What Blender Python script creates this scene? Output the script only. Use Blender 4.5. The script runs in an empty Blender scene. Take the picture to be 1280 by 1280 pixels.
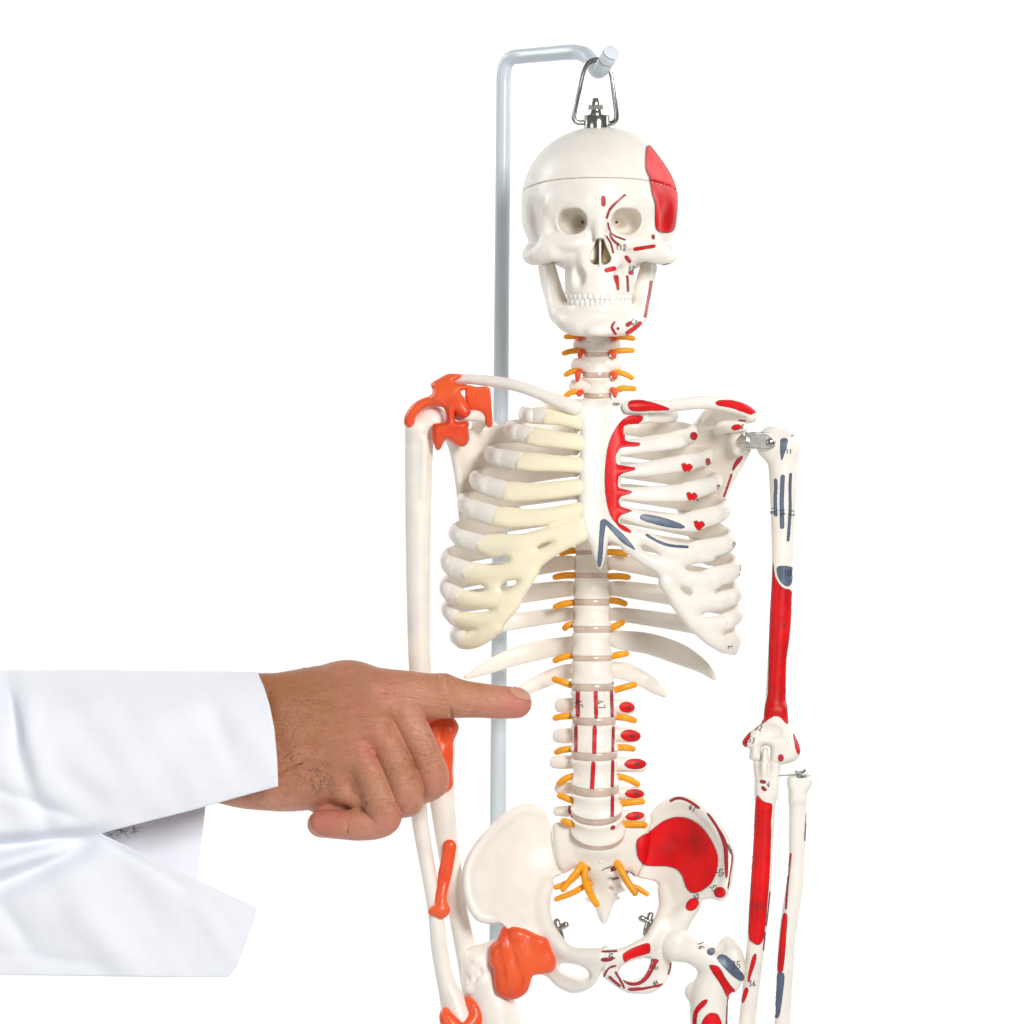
import bpy, math, random
import numpy as np
from mathutils import Vector
from mathutils.bvhtree import BVHTree
from mathutils.geometry import delaunay_2d_cdt
random.seed(7); rng = np.random.default_rng(7)
S = 0.00055            # metres per unit of the drawing grid
D = 5000.0             # camera distance in grid units
SC = bpy.context.scene
COL = SC.collection

# ------------------------------------------------------------------ coordinates
def W(a):
    """(x right, y down, d towards camera) grid units -> world metres"""
    a = np.asarray(a, float).reshape(-1, 3)
    k = (D - a[:, 2]) / D
    return np.stack([(a[:, 0]-640)*k*S, -a[:, 2]*S, (640-a[:, 1])*k*S], 1)
def crop(x0, y0, s):
    return lambda pts: [(x0+p[0]/s, y0+p[1]/s) + tuple(p[2:]) for p in pts]

# ------------------------------------------------------------------ materials
def new_mat(name):
    m = bpy.data.materials.new(name); m.use_nodes = True
    nt = m.node_tree; b = nt.nodes['Principled BSDF']
    return m, nt, b
def plastic(name, col, rough=.4, var=.06, bump=.15, scale=120, sss=0, coat=0, metal=0, spec=.5, fine=0, sssr=(1,.6,.4), col2=None, cscale=None):
    m, nt, b = new_mat(name)
    N = nt.nodes.new; L = nt.links.new
    tc = N('ShaderNodeTexCoord')
    n1 = N('ShaderNodeTexNoise'); n1.inputs['Scale'].default_value = cscale or scale*.35; n1.inputs['Detail'].default_value = 4
    L(tc.outputs['Object'], n1.inputs['Vector'])
    mx = N('ShaderNodeMix'); mx.data_type = 'RGBA'
    c2 = col2 or tuple(c*(1-var*2.2) for c in col)
    mx.inputs[6].default_value = (*col, 1); mx.inputs[7].default_value = (*c2, 1)
    rmp = N('ShaderNodeMapRange'); rmp.inputs[1].default_value = .42; rmp.inputs[2].default_value = .72
    L(n1.outputs[0], rmp.inputs[0]); L(rmp.outputs[0], mx.inputs[0]); L(mx.outputs[2], b.inputs['Base Color'])
    b.inputs['Roughness'].default_value = rough; b.inputs['Metallic'].default_value = metal
    b.inputs['Specular IOR Level'].default_value = spec
    if coat: b.inputs['Coat Weight'].default_value = coat; b.inputs['Coat Roughness'].default_value = .12
    if sss:
        b.inputs['Subsurface Weight'].default_value = sss
        b.inputs['Subsurface Radius'].default_value = sssr; b.inputs['Subsurface Scale'].default_value = .004
    if bump:
        n2 = N('ShaderNodeTexNoise'); n2.inputs['Scale'].default_value = scale; n2.inputs['Detail'].default_value = 5
        L(tc.outputs['Object'], n2.inputs['Vector'])
        bp = N('ShaderNodeBump'); bp.inputs['Strength'].default_value = bump; bp.inputs['Distance'].default_value = .0012
        L(n2.outputs[0], bp.inputs['Height']); L(bp.outputs[0], b.inputs['Normal'])
    return m
M = {}
M['bone'] = plastic('ivory_plastic_bone', (.86,.812,.738), .36, .04, .24, 150, spec=.42)
M['cart'] = plastic('pale_yellow_cartilage', (.90,.82,.60), .36, .03, .10, 110)
M['disc'] = plastic('beige_disc', (.66,.51,.42), .24, .14, .12, 200, coat=.3)
M['nerve'] = plastic('yellow_nerve', (.90,.37,.012), .36, .10, .15, 200, spec=.35)
M['lig'] = plastic('orange_red_ligament', (.84,.115,.03), .36, .10, .45, 130, coat=.12, spec=.35, cscale=28, col2=(.74,.055,.016), sss=.0)
M['red'] = plastic('red_paint', (.76,.005,.008), .42, .17, .4, 160, spec=.27, cscale=35)
M['redd'] = plastic('dark_red_paint', (.52,.014,.028), .42, .15, .1, 160)
M['blue'] = plastic('slate_blue_paint', (.105,.145,.215), .4, .12, .12, 160)
M['edge'] = plastic('dark_paint_outline', (.16,.035,.045), .5, .1, 0)
M['edgeb'] = plastic('dark_blue_outline', (.05,.065,.095), .5, .1, 0)
M['ink'] = plastic('black_ink', (.03,.03,.035), .5, .1, 0)
M['steel'] = plastic('polished_steel', (.50,.49,.475), .2, .1, .05, 300, metal=1)
M['steelm'] = plastic('brushed_steel', (.62,.60,.56), .34, .1, .1, 500, metal=1)
M['pole'] = plastic('pale_grey_powder_coat', (.57,.64,.685), .33, .01, .02, 700, coat=.12)
M['tooth'] = plastic('tooth_enamel', (.86,.825,.76), .35, .03, .05, 200)
M['nail'] = plastic('fingernail', (.62,.30,.215), .34, .05, .05, 300)
M['hair'] = plastic('dark_body_hair', (.13,.065,.04), .5, .1, 0)

def skin_mat():
    m, nt, b = new_mat('skin')
    N = nt.nodes.new; L = nt.links.new
    tc = N('ShaderNodeTexCoord')
    def noise(sc, det=4, dist=0, vec=None):
        n = N('ShaderNodeTexNoise'); n.inputs['Scale'].default_value = sc; n.inputs['Detail'].default_value = det
        n.inputs['Distortion'].default_value = dist
        L(vec or tc.outputs['Object'], n.inputs['Vector']); return n.outputs[0]
    def mr(v, a, c):
        r = N('ShaderNodeMapRange'); r.inputs[1].default_value = a; r.inputs[2].default_value = c; L(v, r.inputs[0]); return r.outputs[0]
    def mix(f, a, c):
        x = N('ShaderNodeMix'); x.data_type = 'RGBA'
        L(f, x.inputs[0])
        for i, v in ((6, a), (7, c)):
            if isinstance(v, tuple): x.inputs[i].default_value = (*v, 1)
            else: L(v, x.inputs[i])
        return x.outputs[2]
    c = mix(mr(noise(22, 3), .4, .65), (.52,.235,.135), (.62,.275,.185))
    c = mix(mr(noise(60, 4, 1), .5, .75), c, (.47,.20,.105))
    c = mix(mr(noise(400, 3), .45, .8), c, (.46,.20,.115))
    tan_shade = N('ShaderNodeAttribute'); tan_shade.attribute_name = 'tan'
    c = mix(tan_shade.outputs['Fac'], c, (.36,.135,.055))  # tanned skin mixed with shading painted into the base colour
    att = N('ShaderNodeAttribute'); att.attribute_name = 'flush'
    c = mix(att.outputs['Fac'], c, (.62,.17,.15))
    L(c, b.inputs['Base Color'])
    b.inputs['Roughness'].default_value = .42; b.inputs['Specular IOR Level'].default_value = .42
    b.inputs['Subsurface Weight'].default_value = .12; b.inputs['Subsurface Radius'].default_value = (1,.35,.2)
    b.inputs['Subsurface Scale'].default_value = .0035
    vo = N('ShaderNodeTexVoronoi'); vo.inputs['Scale'].default_value = 900; vo.feature = 'DISTANCE_TO_EDGE'
    L(tc.outputs['Object'], vo.inputs['Vector'])
    mp = N('ShaderNodeMapping'); mp.inputs['Scale'].default_value = (1.0, 1, 3.2); mp.inputs['Rotation'].default_value = (0,.35,0)
    L(tc.outputs['Object'], mp.inputs['Vector'])
    w = noise(130, 6, 1.2, mp.outputs[0])
    a1 = N('ShaderNodeMath'); a1.operation = 'MULTIPLY_ADD'; a1.inputs[1].default_value = .35
    L(vo.outputs['Distance'], a1.inputs[0]); L(w, a1.inputs[2])
    a2 = N('ShaderNodeMath'); a2.operation = 'MULTIPLY_ADD'; a2.inputs[1].default_value = .25
    L(noise(700, 3), a2.inputs[0]); L(a1.outputs[0], a2.inputs[2])
    bp = N('ShaderNodeBump'); bp.inputs['Strength'].default_value = .75; bp.inputs['Distance'].default_value = .0012
    L(a2.outputs[0], bp.inputs['Height']); L(bp.outputs[0], b.inputs['Normal'])
    return m
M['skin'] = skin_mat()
def cloth_mat():
    m, nt, b = new_mat('white_cotton')
    N = nt.nodes.new; L = nt.links.new
    tc = N('ShaderNodeTexCoord')
    b.inputs['Base Color'].default_value = (.82,.84,.90,1); b.inputs['Roughness'].default_value = .85
    b.inputs['Specular IOR Level'].default_value = .15; b.inputs['Sheen Weight'].default_value = .15
    hs = []
    for ax in ((1,0,0), (0,0,1)):
        w = N('ShaderNodeTexWave'); w.inputs['Scale'].default_value = 420
        mp = N('ShaderNodeMapping'); mp.inputs['Rotation'].default_value = (0, 0 if ax[0] else math.pi/2, 0)
        L(tc.outputs['Object'], mp.inputs['Vector']); L(mp.outputs[0], w.inputs['Vector'])
        w.inputs['Distortion'].default_value = .6; hs.append(w.outputs['Fac'])
    ad = N('ShaderNodeMath'); ad.operation = 'ADD'; L(hs[0], ad.inputs[0]); L(hs[1], ad.inputs[1])
    n = N('ShaderNodeTexNoise'); n.inputs['Scale'].default_value = 38; n.inputs['Detail'].default_value = 5
    L(tc.outputs['Object'], n.inputs['Vector'])
    a2 = N('ShaderNodeMath'); a2.operation = 'MULTIPLY_ADD'; a2.inputs[1].default_value = 14; L(n.outputs[0], a2.inputs[0]); ml = N('ShaderNodeMath'); ml.operation = 'MULTIPLY'; ml.inputs[1].default_value = .25; L(ad.outputs[0], ml.inputs[0]); L(ml.outputs[0], a2.inputs[2])
    bp = N('ShaderNodeBump'); bp.inputs['Strength'].default_value = .35; bp.inputs['Distance'].default_value = .00035
    L(a2.outputs[0], bp.inputs['Height']); L(bp.outputs[0], b.inputs['Normal'])
    return m
M['cloth'] = cloth_mat()

# ------------------------------------------------------------------ objects
def thing(name, base, label, cat):
    o = bpy.data.objects.new(name, None); COL.objects.link(o)
    o.location = W([base])[0]; o['label'] = label; o['category'] = cat
    o.empty_display_size = .02
    return o
def link_mesh(name, verts, faces, mats, parent=None, label=None, smooth=True, mat_idx=None, world=False, kind=None):
    v = np.asarray(verts, float).reshape(-1, 3)
    if not world: v = W(v)
    root = parent
    while root is not None and root.parent: root = root.parent
    off = np.array(root.location) if root is not None else np.zeros(3)
    me = bpy.data.meshes.new(name)
    if isinstance(faces, np.ndarray) and faces.shape[1] in (3, 4):
        k = faces.shape[1]; n = len(faces)
        me.vertices.add(len(v)); me.vertices.foreach_set('co', (v-off).astype(np.float32).ravel())
        me.loops.add(n*k); me.loops.foreach_set('vertex_index', faces.astype(np.int32).ravel())
        me.polygons.add(n); me.polygons.foreach_set('loop_start', np.arange(n, dtype=np.int32)*k)
        me.update(calc_edges=True)
    else:
        me.from_pydata([tuple(p) for p in (v-off)], [], [tuple(int(i) for i in f) for f in faces])
    me.validate()
    for m in (mats if isinstance(mats, (list, tuple)) else [mats]): me.materials.append(M[m] if isinstance(m, str) else m)
    if mat_idx is not None: me.polygons.foreach_set('material_index', np.asarray(mat_idx, np.int32))
    if smooth: me.polygons.foreach_set('use_smooth', np.ones(len(me.polygons), bool))
    if mats in ('steel', 'steelm') or name == 'tooth': me.set_sharp_from_angle(angle=math.radians(42))
    o = bpy.data.objects.new(name, me); COL.objects.link(o)
    if parent is not None:
        o.parent = parent
    if label: o['label'] = label
    if kind: o['kind'] = kind
    return o

# ------------------------------------------------------------------ implicit surfaces
def smin(a, b, k):
    if k <= 0: return np.minimum(a, b)
    h = np.clip(.5+.5*(b-a)/k, 0, 1)
    return b*(1-h)+a*h-k*h*(1-h)
def smax(a, b, k): return -smin(-a, -b, k)
def catmull(P, n=6, closed=False):
    P = np.asarray(P, float); m = len(P); out = []
    for i in range(m if closed else m-1):
        if closed: p0, p1, p2, p3 = P[(i-1) % m], P[i], P[(i+1) % m], P[(i+2) % m]
        else: p0, p1, p2, p3 = P[max(i-1, 0)], P[i], P[i+1], P[min(i+2, m-1)]
        for j in range(n):
            t = j/n
            out.append(.5*((2*p1)+(-p0+p2)*t+(2*p0-5*p1+4*p2-p3)*t*t+(-p0+3*p1-3*p2+p3)*t**3))
    if not closed: out.append(P[-1])
    return np.array(out)
def poly_sdf(poly, X, Y):
    P = np.asarray(poly, float)[:, :2]; Q = np.roll(P, -1, 0)
    best = np.full(X.shape, 1e9); ins = np.zeros(X.shape, bool)
    for a, b in zip(P, Q):
        e = b-a; L2 = e@e+1e-9
        t = np.clip(((X-a[0])*e[0]+(Y-a[1])*e[1])/L2, 0, 1)
        best = np.minimum(best, (X-a[0]-t*e[0])**2+(Y-a[1]-t*e[1])**2)
        if a[1] != b[1]:
            c = ((a[1] > Y) != (b[1] > Y)) & (X < (b[0]-a[0])*(Y-a[1])/(b[1]-a[1])+a[0])
            ins ^= c
    d = np.sqrt(best)
    return np.where(ins, -d, d)
def tps(pts):
    P = np.asarray(pts, float); n = len(P); xy = P[:, :2]/100; z = P[:, 2]
    def U(r2): return np.where(r2 > 0, r2*np.log(r2+1e-12), 0)
    K = U(((xy[:, None]-xy[None])**2).sum(-1))+np.eye(n)*.02
    A = np.zeros((n+3, n+3)); A[:n, :n] = K; A[:n, n] = 1; A[:n, n+1:] = xy; A[n, :n] = 1; A[n+1:, :n] = xy.T
    w = np.linalg.solve(A, np.r_[z, 0, 0, 0])
    def f(X, Y):
        X = np.asarray(X, float)/100; Y = np.asarray(Y, float)/100
        o = w[n]+w[n+1]*X+w[n+2]*Y
        for i in range(n): o = o+w[i]*U((X-xy[i, 0])**2+(Y-xy[i, 1])**2)
        return o
    return f
class Grid:
    def __init__(s, lo, hi, h=1.4):
        s.h = h; s.lo = np.array(lo, float)
        s.ax = [np.arange(lo[i], hi[i]+h, h) for i in range(3)]
        s.F = np.full([len(a) for a in s.ax], 50., np.float32)
    def sl(s, lo, hi, pad):
        r = []
        for i in range(3):
            a = int(max(0, math.floor((lo[i]-pad-s.lo[i])/s.h))); b = int(min(len(s.ax[i]), math.ceil((hi[i]+pad-s.lo[i])/s.h)+1))
            r.append(slice(a, max(a, b)))
        return tuple(r)
    def pts(s, sl):
        return (s.ax[0][sl[0]][:, None, None].astype(np.float32), s.ax[1][sl[1]][None, :, None].astype(np.float32), s.ax[2][sl[2]][None, None, :].astype(np.float32))
    def put(s, sl, v, k, op='u'):
        if s.F[sl].size == 0: return
        if op == 'u': s.F[sl] = smin(s.F[sl], v, k)
        elif op == 's': s.F[sl] = smax(s.F[sl], -v, k)
        elif op == 'i': s.F[sl] = smax(s.F[sl], v, k)
    def ell(s, c, r, k=0, op='u', rot=None):
        R = max(r); sl = s.sl([c[i]-R for i in range(3)], [c[i]+R for i in range(3)], k+3*s.h+2)
        x, y, z = s.pts(sl); x = x-c[0]; y = y-c[1]; z = z-c[2]
        if rot:
            for axn, a in rot:
                ca, sa = math.cos(math.radians(a)), math.sin(math.radians(a))
                if axn == 'z': x, y = ca*x+sa*y, -sa*x+ca*y
                elif axn == 'y': x, z = ca*x+sa*z, -sa*x+ca*z
                else: y, z = ca*y+sa*z, -sa*y+ca*z
        k0 = np.sqrt((x/r[0])**2+(y/r[1])**2+(z/r[2])**2)+1e-6
        k1 = np.sqrt((x/r[0]**2)**2+(y/r[1]**2)**2+(z/r[2]**2)**2)+1e-6
        s.put(sl, k0*(k0-1)/k1, k, op)
    def cone(s, a, b, k=0, op='u', zs=1.):
        """tapered capsule, a,b = (x,y,z,r); zs flattens depth"""
        r0, r1 = a[3], b[3]; R = max(r0, r1)
        lo = [min(a[i], b[i])-R for i in range(3)]; hi = [max(a[i], b[i])+R for i in range(3)]
        sl = s.sl(lo, hi, k+3*s.h+2); x, y, z = s.pts(sl)
        e = np.array([b[0]-a[0], b[1]-a[1], (b[2]-a[2])/zs]); L2 = e@e+1e-9
        px, py, pz = x-a[0], y-a[1], (z-a[2])/zs
        t = np.clip((px*e[0]+py*e[1]+pz*e[2])/L2, 0, 1)
        dd = np.sqrt((px-t*e[0])**2+(py-t*e[1])**2+(pz-t*e[2])**2)
        s.put(sl, (dd-(r0+(r1-r0)*t))*(min(1, zs)), k, op)
    def chain(s, P, k=0, op='u', n=4, zs=1., smooth=True):
        Q = catmull(P, n) if smooth and len(P) > 2 else np.array(P, float)
        # union of the whole chain first, hard, then blended in once
        R = Q[:, 3].max(); lo = Q[:, :3].min(0)-R; hi = Q[:, :3].max(0)+R
        sl = s.sl(lo, hi, k+3*s.h+2)
        if s.F[sl].size == 0: return
        sub = Grid.__new__(Grid); sub.h = s.h; sub.lo = np.array([s.ax[i][sl[i]][0] for i in range(3)])
        sub.ax = [s.ax[i][sl[i]] for i in range(3)]; sub.F = np.full([len(a) for a in sub.ax], 50., np.float32)
        for a, b in zip(Q[:-1], Q[1:]): sub.cone(a, b, 0.0, 'u', zs)
        s.put(sl, sub.F, k, op)
    def plate(s, poly, F, T, R, k=0, op='u', holes=(), smooth=4, hk=0, extra=(), grow=0):
        P = catmull(poly, smooth, True) if smooth else np.array(poly, float)
        lo = P.min(0); hi = P.max(0)
        sl = s.sl([lo[0], lo[1], s.lo[2]], [hi[0], hi[1], s.ax[2][-1]], k+3*s.h+4)
        X = s.ax[0][sl[0]][:, None]+0*s.ax[1][sl[1]][None]; Y = s.ax[1][sl[1]][None]+0*s.ax[0][sl[0]][:, None]
        d2 = poly_sdf(P, X, Y)-grow
        for q in extra: d2 = smin(d2, poly_sdf(catmull(q, 4, True), X, Y), 4)
        for q in holes: d2 = smax(d2, -poly_sdf(catmull(q, 4, True), X, Y), hk)
        f = F(X, Y) if callable(F) else F+0*X
        T = T(X, Y) if callable(T) else T+0*X
        gx, gy = np.gradient(f, s.h) if min(f.shape) > 1 else (0*f, 0*f)
        g = np.sqrt(1+gx**2+gy**2)
        z = s.ax[2][sl[2]]
        dz = (z[None, None]-f[:, :, None])/g[:, :, None]
        u = np.maximum((d2+R)/R, 0)[:, :, None]; v = dz/T[:, :, None]
        rr = np.sqrt(u*u+v*v)
        val = (rr-1)*np.minimum(R, T)[:, :, None]
        s.put(sl, val.astype(np.float32), k, op)
    def fn(s, f, k=0, op='u', lo=None, hi=None):
        sl = s.sl(lo, hi, k+3*s.h) if lo is not None else (slice(None),)*3
        x, y, z = s.pts(sl); s.put(sl, f(x, y, z), k, op)
    def mesh(s, name, mats, parent=None, F=None, iso=0., post=None, **kw):
        v, f = nets(s.F if F is None else F, s.lo, s.h)
        if post is not None: v = post(v)
        return link_mesh(name, v, f, mats, parent, **kw)
def nets(F, lo, h):
    F = np.asarray(F, np.float32).copy()
    for a in range(3):   # close at the borders
        sl = [slice(None)]*3
        for e in (0, -1):
            sl[a] = e; F[tuple(sl)] = np.maximum(F[tuple(sl)], .3*h)
    I = F < 0
    n = I.shape
    c = np.zeros([k-1 for k in n], np.uint8)
    for dx in (0, 1):
        for dy in (0, 1):
            for dz in (0, 1): c += I[dx:n[0]-1+dx, dy:n[1]-1+dy, dz:n[2]-1+dz]
    act = (c > 0) & (c < 8)
    idx = np.argwhere(act)
    vid = np.full(c.shape, -1, np.int64); vid[act] = np.arange(len(idx))
    corn = [(i, j, k) for i in (0, 1) for j in (0, 1) for k in (0, 1)]
    val = {q: F[idx[:, 0]+q[0], idx[:, 1]+q[1], idx[:, 2]+q[2]] for q in corn}
    acc = np.zeros((len(idx), 3)); cnt = np.zeros(len(idx))
    for a in range(3):
        for q in corn:
            if q[a]: continue
            r = list(q); r[a] = 1; r = tuple(r)
            va, vb = val[q], val[r]
            m = (va < 0) != (vb < 0)
            t = np.where(m, va/np.where(m, va-vb, 1), 0)
            p = np.zeros((len(idx), 3)); p[:] = q; p[:, a] = t
            acc[m] += p[m]; cnt[m] += 1
    V = (idx+acc/cnt[:, None])*h+lo
    faces = []
    for a in range(3):
        b, d = [(1, 2), (2, 0), (0, 1)][a]
        sl0 = [slice(None)]*3; sl1 = [slice(None)]*3
        sl0[a] = slice(0, n[a]-1); sl1[a] = slice(1, n[a])
        A = I[tuple(sl0)]; B = I[tuple(sl1)]
        m = A != B
        e = np.argwhere(m); ok = (e[:, b] > 0) & (e[:, d] > 0) & (e[:, b] < n[b]-1) & (e[:, d] < n[d]-1)
        e = e[ok]; ain = A[e[:, 0], e[:, 1], e[:, 2]]
        def g(ob, od):
            q = e.copy(); q[:, b] += ob; q[:, d] += od; return vid[q[:, 0], q[:, 1], q[:, 2]]
        Q = np.stack([g(-1, -1), g(0, -1), g(0, 0), g(-1, 0)], 1)
        # world mapping mirrors handedness, so inside->outside quads run backwards
        Q[ain] = Q[ain][:, ::-1]
        faces.append(Q)
    Fc = np.concatenate(faces)
    return V, Fc

# ------------------------------------------------------------------ sweeps
def sweep_data(P, ref=(0, 0, 1), n=5, seg=20, cap=(True, True), flat=None):
    """P rows: x,y,d,ra,rb ; rb lies along ref, ra across"""
    P = [tuple(p) if len(p) == 5 else tuple(p)+(p[3],) for p in P]
    Q = catmull(P, n) if len(P) > 2 else np.array([np.array(P[0])+(np.array(P[1])-np.array(P[0]))*t for t in np.linspace(0, 1, n+1)])
    T = np.gradient(Q[:, :3], axis=0); T /= np.linalg.norm(T, axis=1)[:, None]+1e-9
    rows = []
    ref = np.array(ref, float)
    def add(c, t, ra, rb, U, V): rows.append(c+np.array([math.cos(a)*ra*U+math.sin(a)*rb*V for a in np.linspace(0, 2*math.pi, seg, endpoint=False)]))
    frames = []
    for i in range(len(Q)):
        r = ref(Q[i, :3]) if callable(ref) else ref
        V = r-(r@T[i])*T[i]; V /= np.linalg.norm(V)+1e-9
        frames.append((np.cross(V, T[i]), V))
    def capr(i, sgn):
        out = []
        for a in (80, 60, 40, 20):
            c, s_ = math.cos(math.radians(a)), math.sin(math.radians(a))
            rr = min(Q[i, 3], Q[i, 4])
            out.append((Q[i, :3]+sgn*T[i]*rr*s_, T[i], Q[i, 3]*c, Q[i, 4]*c, *frames[i]))
        return out
    seq = []
    if cap[0]: seq += capr(0, -1)
    for i in range(len(Q)): seq.append((Q[i, :3], T[i], Q[i, 3], Q[i, 4], *frames[i]))
    if cap[1]: seq += capr(len(Q)-1, 1)[::-1]
    for q in seq: add(*q)
    V = np.concatenate(rows); m = len(rows); F = []
    for i in range(m-1):
        for j in range(seg):
            a, b = i*seg+j, i*seg+(j+1) % seg
            F.append((a, a+seg, b+seg, b))
    F.append(tuple(range(seg))); F.append(tuple((m-1)*seg+j for j in range(seg))[::-1])
    # orientation: world mapping mirrors, check by signed volume
    Wv = W(V); vol = 0
    c0 = Wv.mean(0)
    for f in F[:]:
        a = Wv[f[0]]-c0
        for j in range(1, len(f)-1): vol += a@np.cross(Wv[f[j]]-c0, Wv[f[j+1]]-c0)
    if vol < 0: F = [f[::-1] for f in F]
    return V, F
class MB:
    def __init__(s): s.v = []; s.f = []; s.n = 0
    def add(s, d):
        v, f = d; s.v.append(v); s.f += [tuple(i+s.n for i in q) for q in f]; s.n += len(v); return s
    def sweep(s, *a, **k): return s.add(sweep_data(*a, **k))
    def build(s, name, mats, parent=None, **k): return link_mesh(name, np.concatenate(s.v), s.f, mats, parent, **k)
def sweep(name, P, mats, parent=None, ref=(0, 0, 1), n=5, seg=20, cap=(True, True), **kw):
    V, F = sweep_data(P, ref, n, seg, cap)
    return link_mesh(name, V, F, mats, parent, **kw)

# ------------------------------------------------------------------ painted markings laid on a surface
_bvh = {}
def bvh(o):
    if o.name not in _bvh:
        off = Vector(); r = o
        while r.parent: r = r.parent
        off = Vector(r.location)
        _bvh[o.name] = BVHTree.FromPolygons([v.co+off for v in o.data.vertices], [tuple(p.vertices) for p in o.data.polygons])
    return _bvh[o.name]
CAM = Vector((0, -D*S, 0))
def ray(hosts, x, y):
    d = (Vector(W([(x, y, 0)])[0])-CAM).normalized(); best = None
    for h in hosts:
        loc, nor, i, dist = bvh(h).ray_cast(CAM, d)
        if loc is not None and (best is None or dist < best[2]): best = (loc, nor, dist)
    return best, d
def stroke_poly(pts, w, n=4, taper=False):
    P = catmull(pts, n) if len(pts) > 2 else np.array(pts, float)
    P = P[:, :2] if P.shape[1] > 2 else P
    T = np.gradient(P, axis=0); T /= np.linalg.norm(T, axis=1)[:, None]+1e-9
    Nn = np.stack([-T[:, 1], T[:, 0]], 1); ww = np.full(len(P), w/2)
    if taper: ww = ww*np.linspace(1, .25, len(P))
    a0 = math.atan2(-Nn[-1, 1], -Nn[-1, 0])
    endc = []
    for j, c, wv, t in ((-1, P[-1], ww[-1], T[-1]), (0, P[0], ww[0], -T[0])):
        nn = Nn[j] if j == -1 else -Nn[0]
        endc.append([c+wv*(math.cos(q)*nn+math.sin(q)*t) for q in np.linspace(.4, math.pi-.4, 4)])
    return np.concatenate([P+Nn*ww[:, None], endc[0], (P-Nn*ww[:, None])[::-1], endc[1]])
def mark(hosts, poly, mat='red', edge='edge', name='muscle_marking', smooth=4, sp=2.4, off=.45, ew=.7, jump=9, parent=None, label=None, jit=.25):
    if not isinstance(hosts, (list, tuple)): hosts = [hosts]
    P = catmull(np.array(poly, float)[:, :2], smooth, True) if smooth else np.array(poly, float)[:, :2]
    # resample boundary
    seg = np.linalg.norm(np.roll(P, -1, 0)-P, axis=1); per = seg.sum()
    nb = max(10, int(per/1.4)); cum = np.r_[0, np.cumsum(seg)]
    Pc = np.vstack([P, P[:1]]); t = np.linspace(0, per, nb, endpoint=False)
    B = np.stack([np.interp(t, cum, Pc[:, 0]), np.interp(t, cum, Pc[:, 1])], 1)
    if jit: B += rng.normal(0, jit*.4, B.shape)
    lo, hi = B.min(0), B.max(0)
    gx, gy = np.meshgrid(np.arange(lo[0], hi[0], sp), np.arange(lo[1], hi[1], sp)); gx = gx.ravel(); gy = gy.ravel()
    sd = poly_sdf(B, gx, gy); k = sd < -1.2
    inner = np.stack([gx[k], gy[k]], 1)
    ring = []
    if edge:
        e = (np.roll(B, -1, 0)-np.roll(B, 1, 0)); e /= np.linalg.norm(e, axis=1)[:, None]+1e-9
        n_ = np.stack([-e[:, 1], e[:, 0]], 1)
        for sgn in (1, -1):
            R = B+sgn*n_*ew; s_ = poly_sdf(B, R[:, 0], R[:, 1]); ring.append(R[s_ < -ew*.8])
        ring = np.concatenate(ring)
    else: ring = np.zeros((0, 2))
    pts = np.concatenate([B, ring, inner])
    vs, es, fs, *_ = delaunay_2d_cdt([Vector(p) for p in pts], [(i, (i+1) % nb) for i in range(nb)], [], 0, 1e-4)
    A = np.array([(v.x, v.y) for v in vs])
    fa = np.array([f for f in fs if len(f) == 3])
    cen = A[fa].mean(1); sdc = poly_sdf(B, cen[:, 0], cen[:, 1])
    fa = fa[sdc < 0]; sdc = sdc[sdc < 0]
    cam = []; ok = []; dist = []
    for x, y in A:
        b, d = ray(hosts, x, y)
        if b is None: cam.append((0, 0, 0)); ok.append(False); dist.append(0); continue
        nor = b[1]
        if nor.dot(d) > 0: nor = -nor
        cam.append(tuple(b[0]+nor*off*S)); ok.append(True); dist.append(b[2]/S)
    ok = np.array(ok); dist = np.array(dist)
    keep = ok[fa].all(1) & ((dist[fa].max(1)-dist[fa].min(1)) < jump)
    fa = fa[keep]; sdc = sdc[keep]
    if not len(fa): print('MARK MISS', name, poly[0]); return None
    used = np.unique(fa); rm = -np.ones(len(A), int); rm[used] = np.arange(len(used))
    V = np.array(cam)[used]; fa = rm[fa]
    mi = (sdc > -ew*.75).astype(int) if edge else None
    # give the paint face orientation towards the camera
    a, b, c = V[fa[:, 0]], V[fa[:, 1]], V[fa[:, 2]]
    nn = np.cross(b-a, c-a); flip = (nn*(a-np.array(CAM))).sum(1) > 0
    fa[flip] = fa[flip][:, ::-1]
    return link_mesh(name, V, fa, [mat, edge] if edge else [mat], parent or hosts[0], label=label, mat_idx=mi, world=True)
def line(hosts, pts, w, mat='red', edge='edge', **k):
    tp = k.pop('taper', False)
    return mark(hosts, stroke_poly(pts, w, taper=tp), mat, edge, smooth=0, **k)
def dot(hosts, x, y, rx, ry=None, rot=0, mat='red', edge='edge', **k):
    ry = ry or rx; c, s = math.cos(math.radians(rot)), math.sin(math.radians(rot))
    return mark(hosts, [(x+c*rx*math.cos(a)-s*ry*math.sin(a), y+s*rx*math.cos(a)+c*ry*math.sin(a)) for a in np.linspace(0, 2*math.pi, 10, endpoint=False)], mat, edge, **k)
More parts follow.
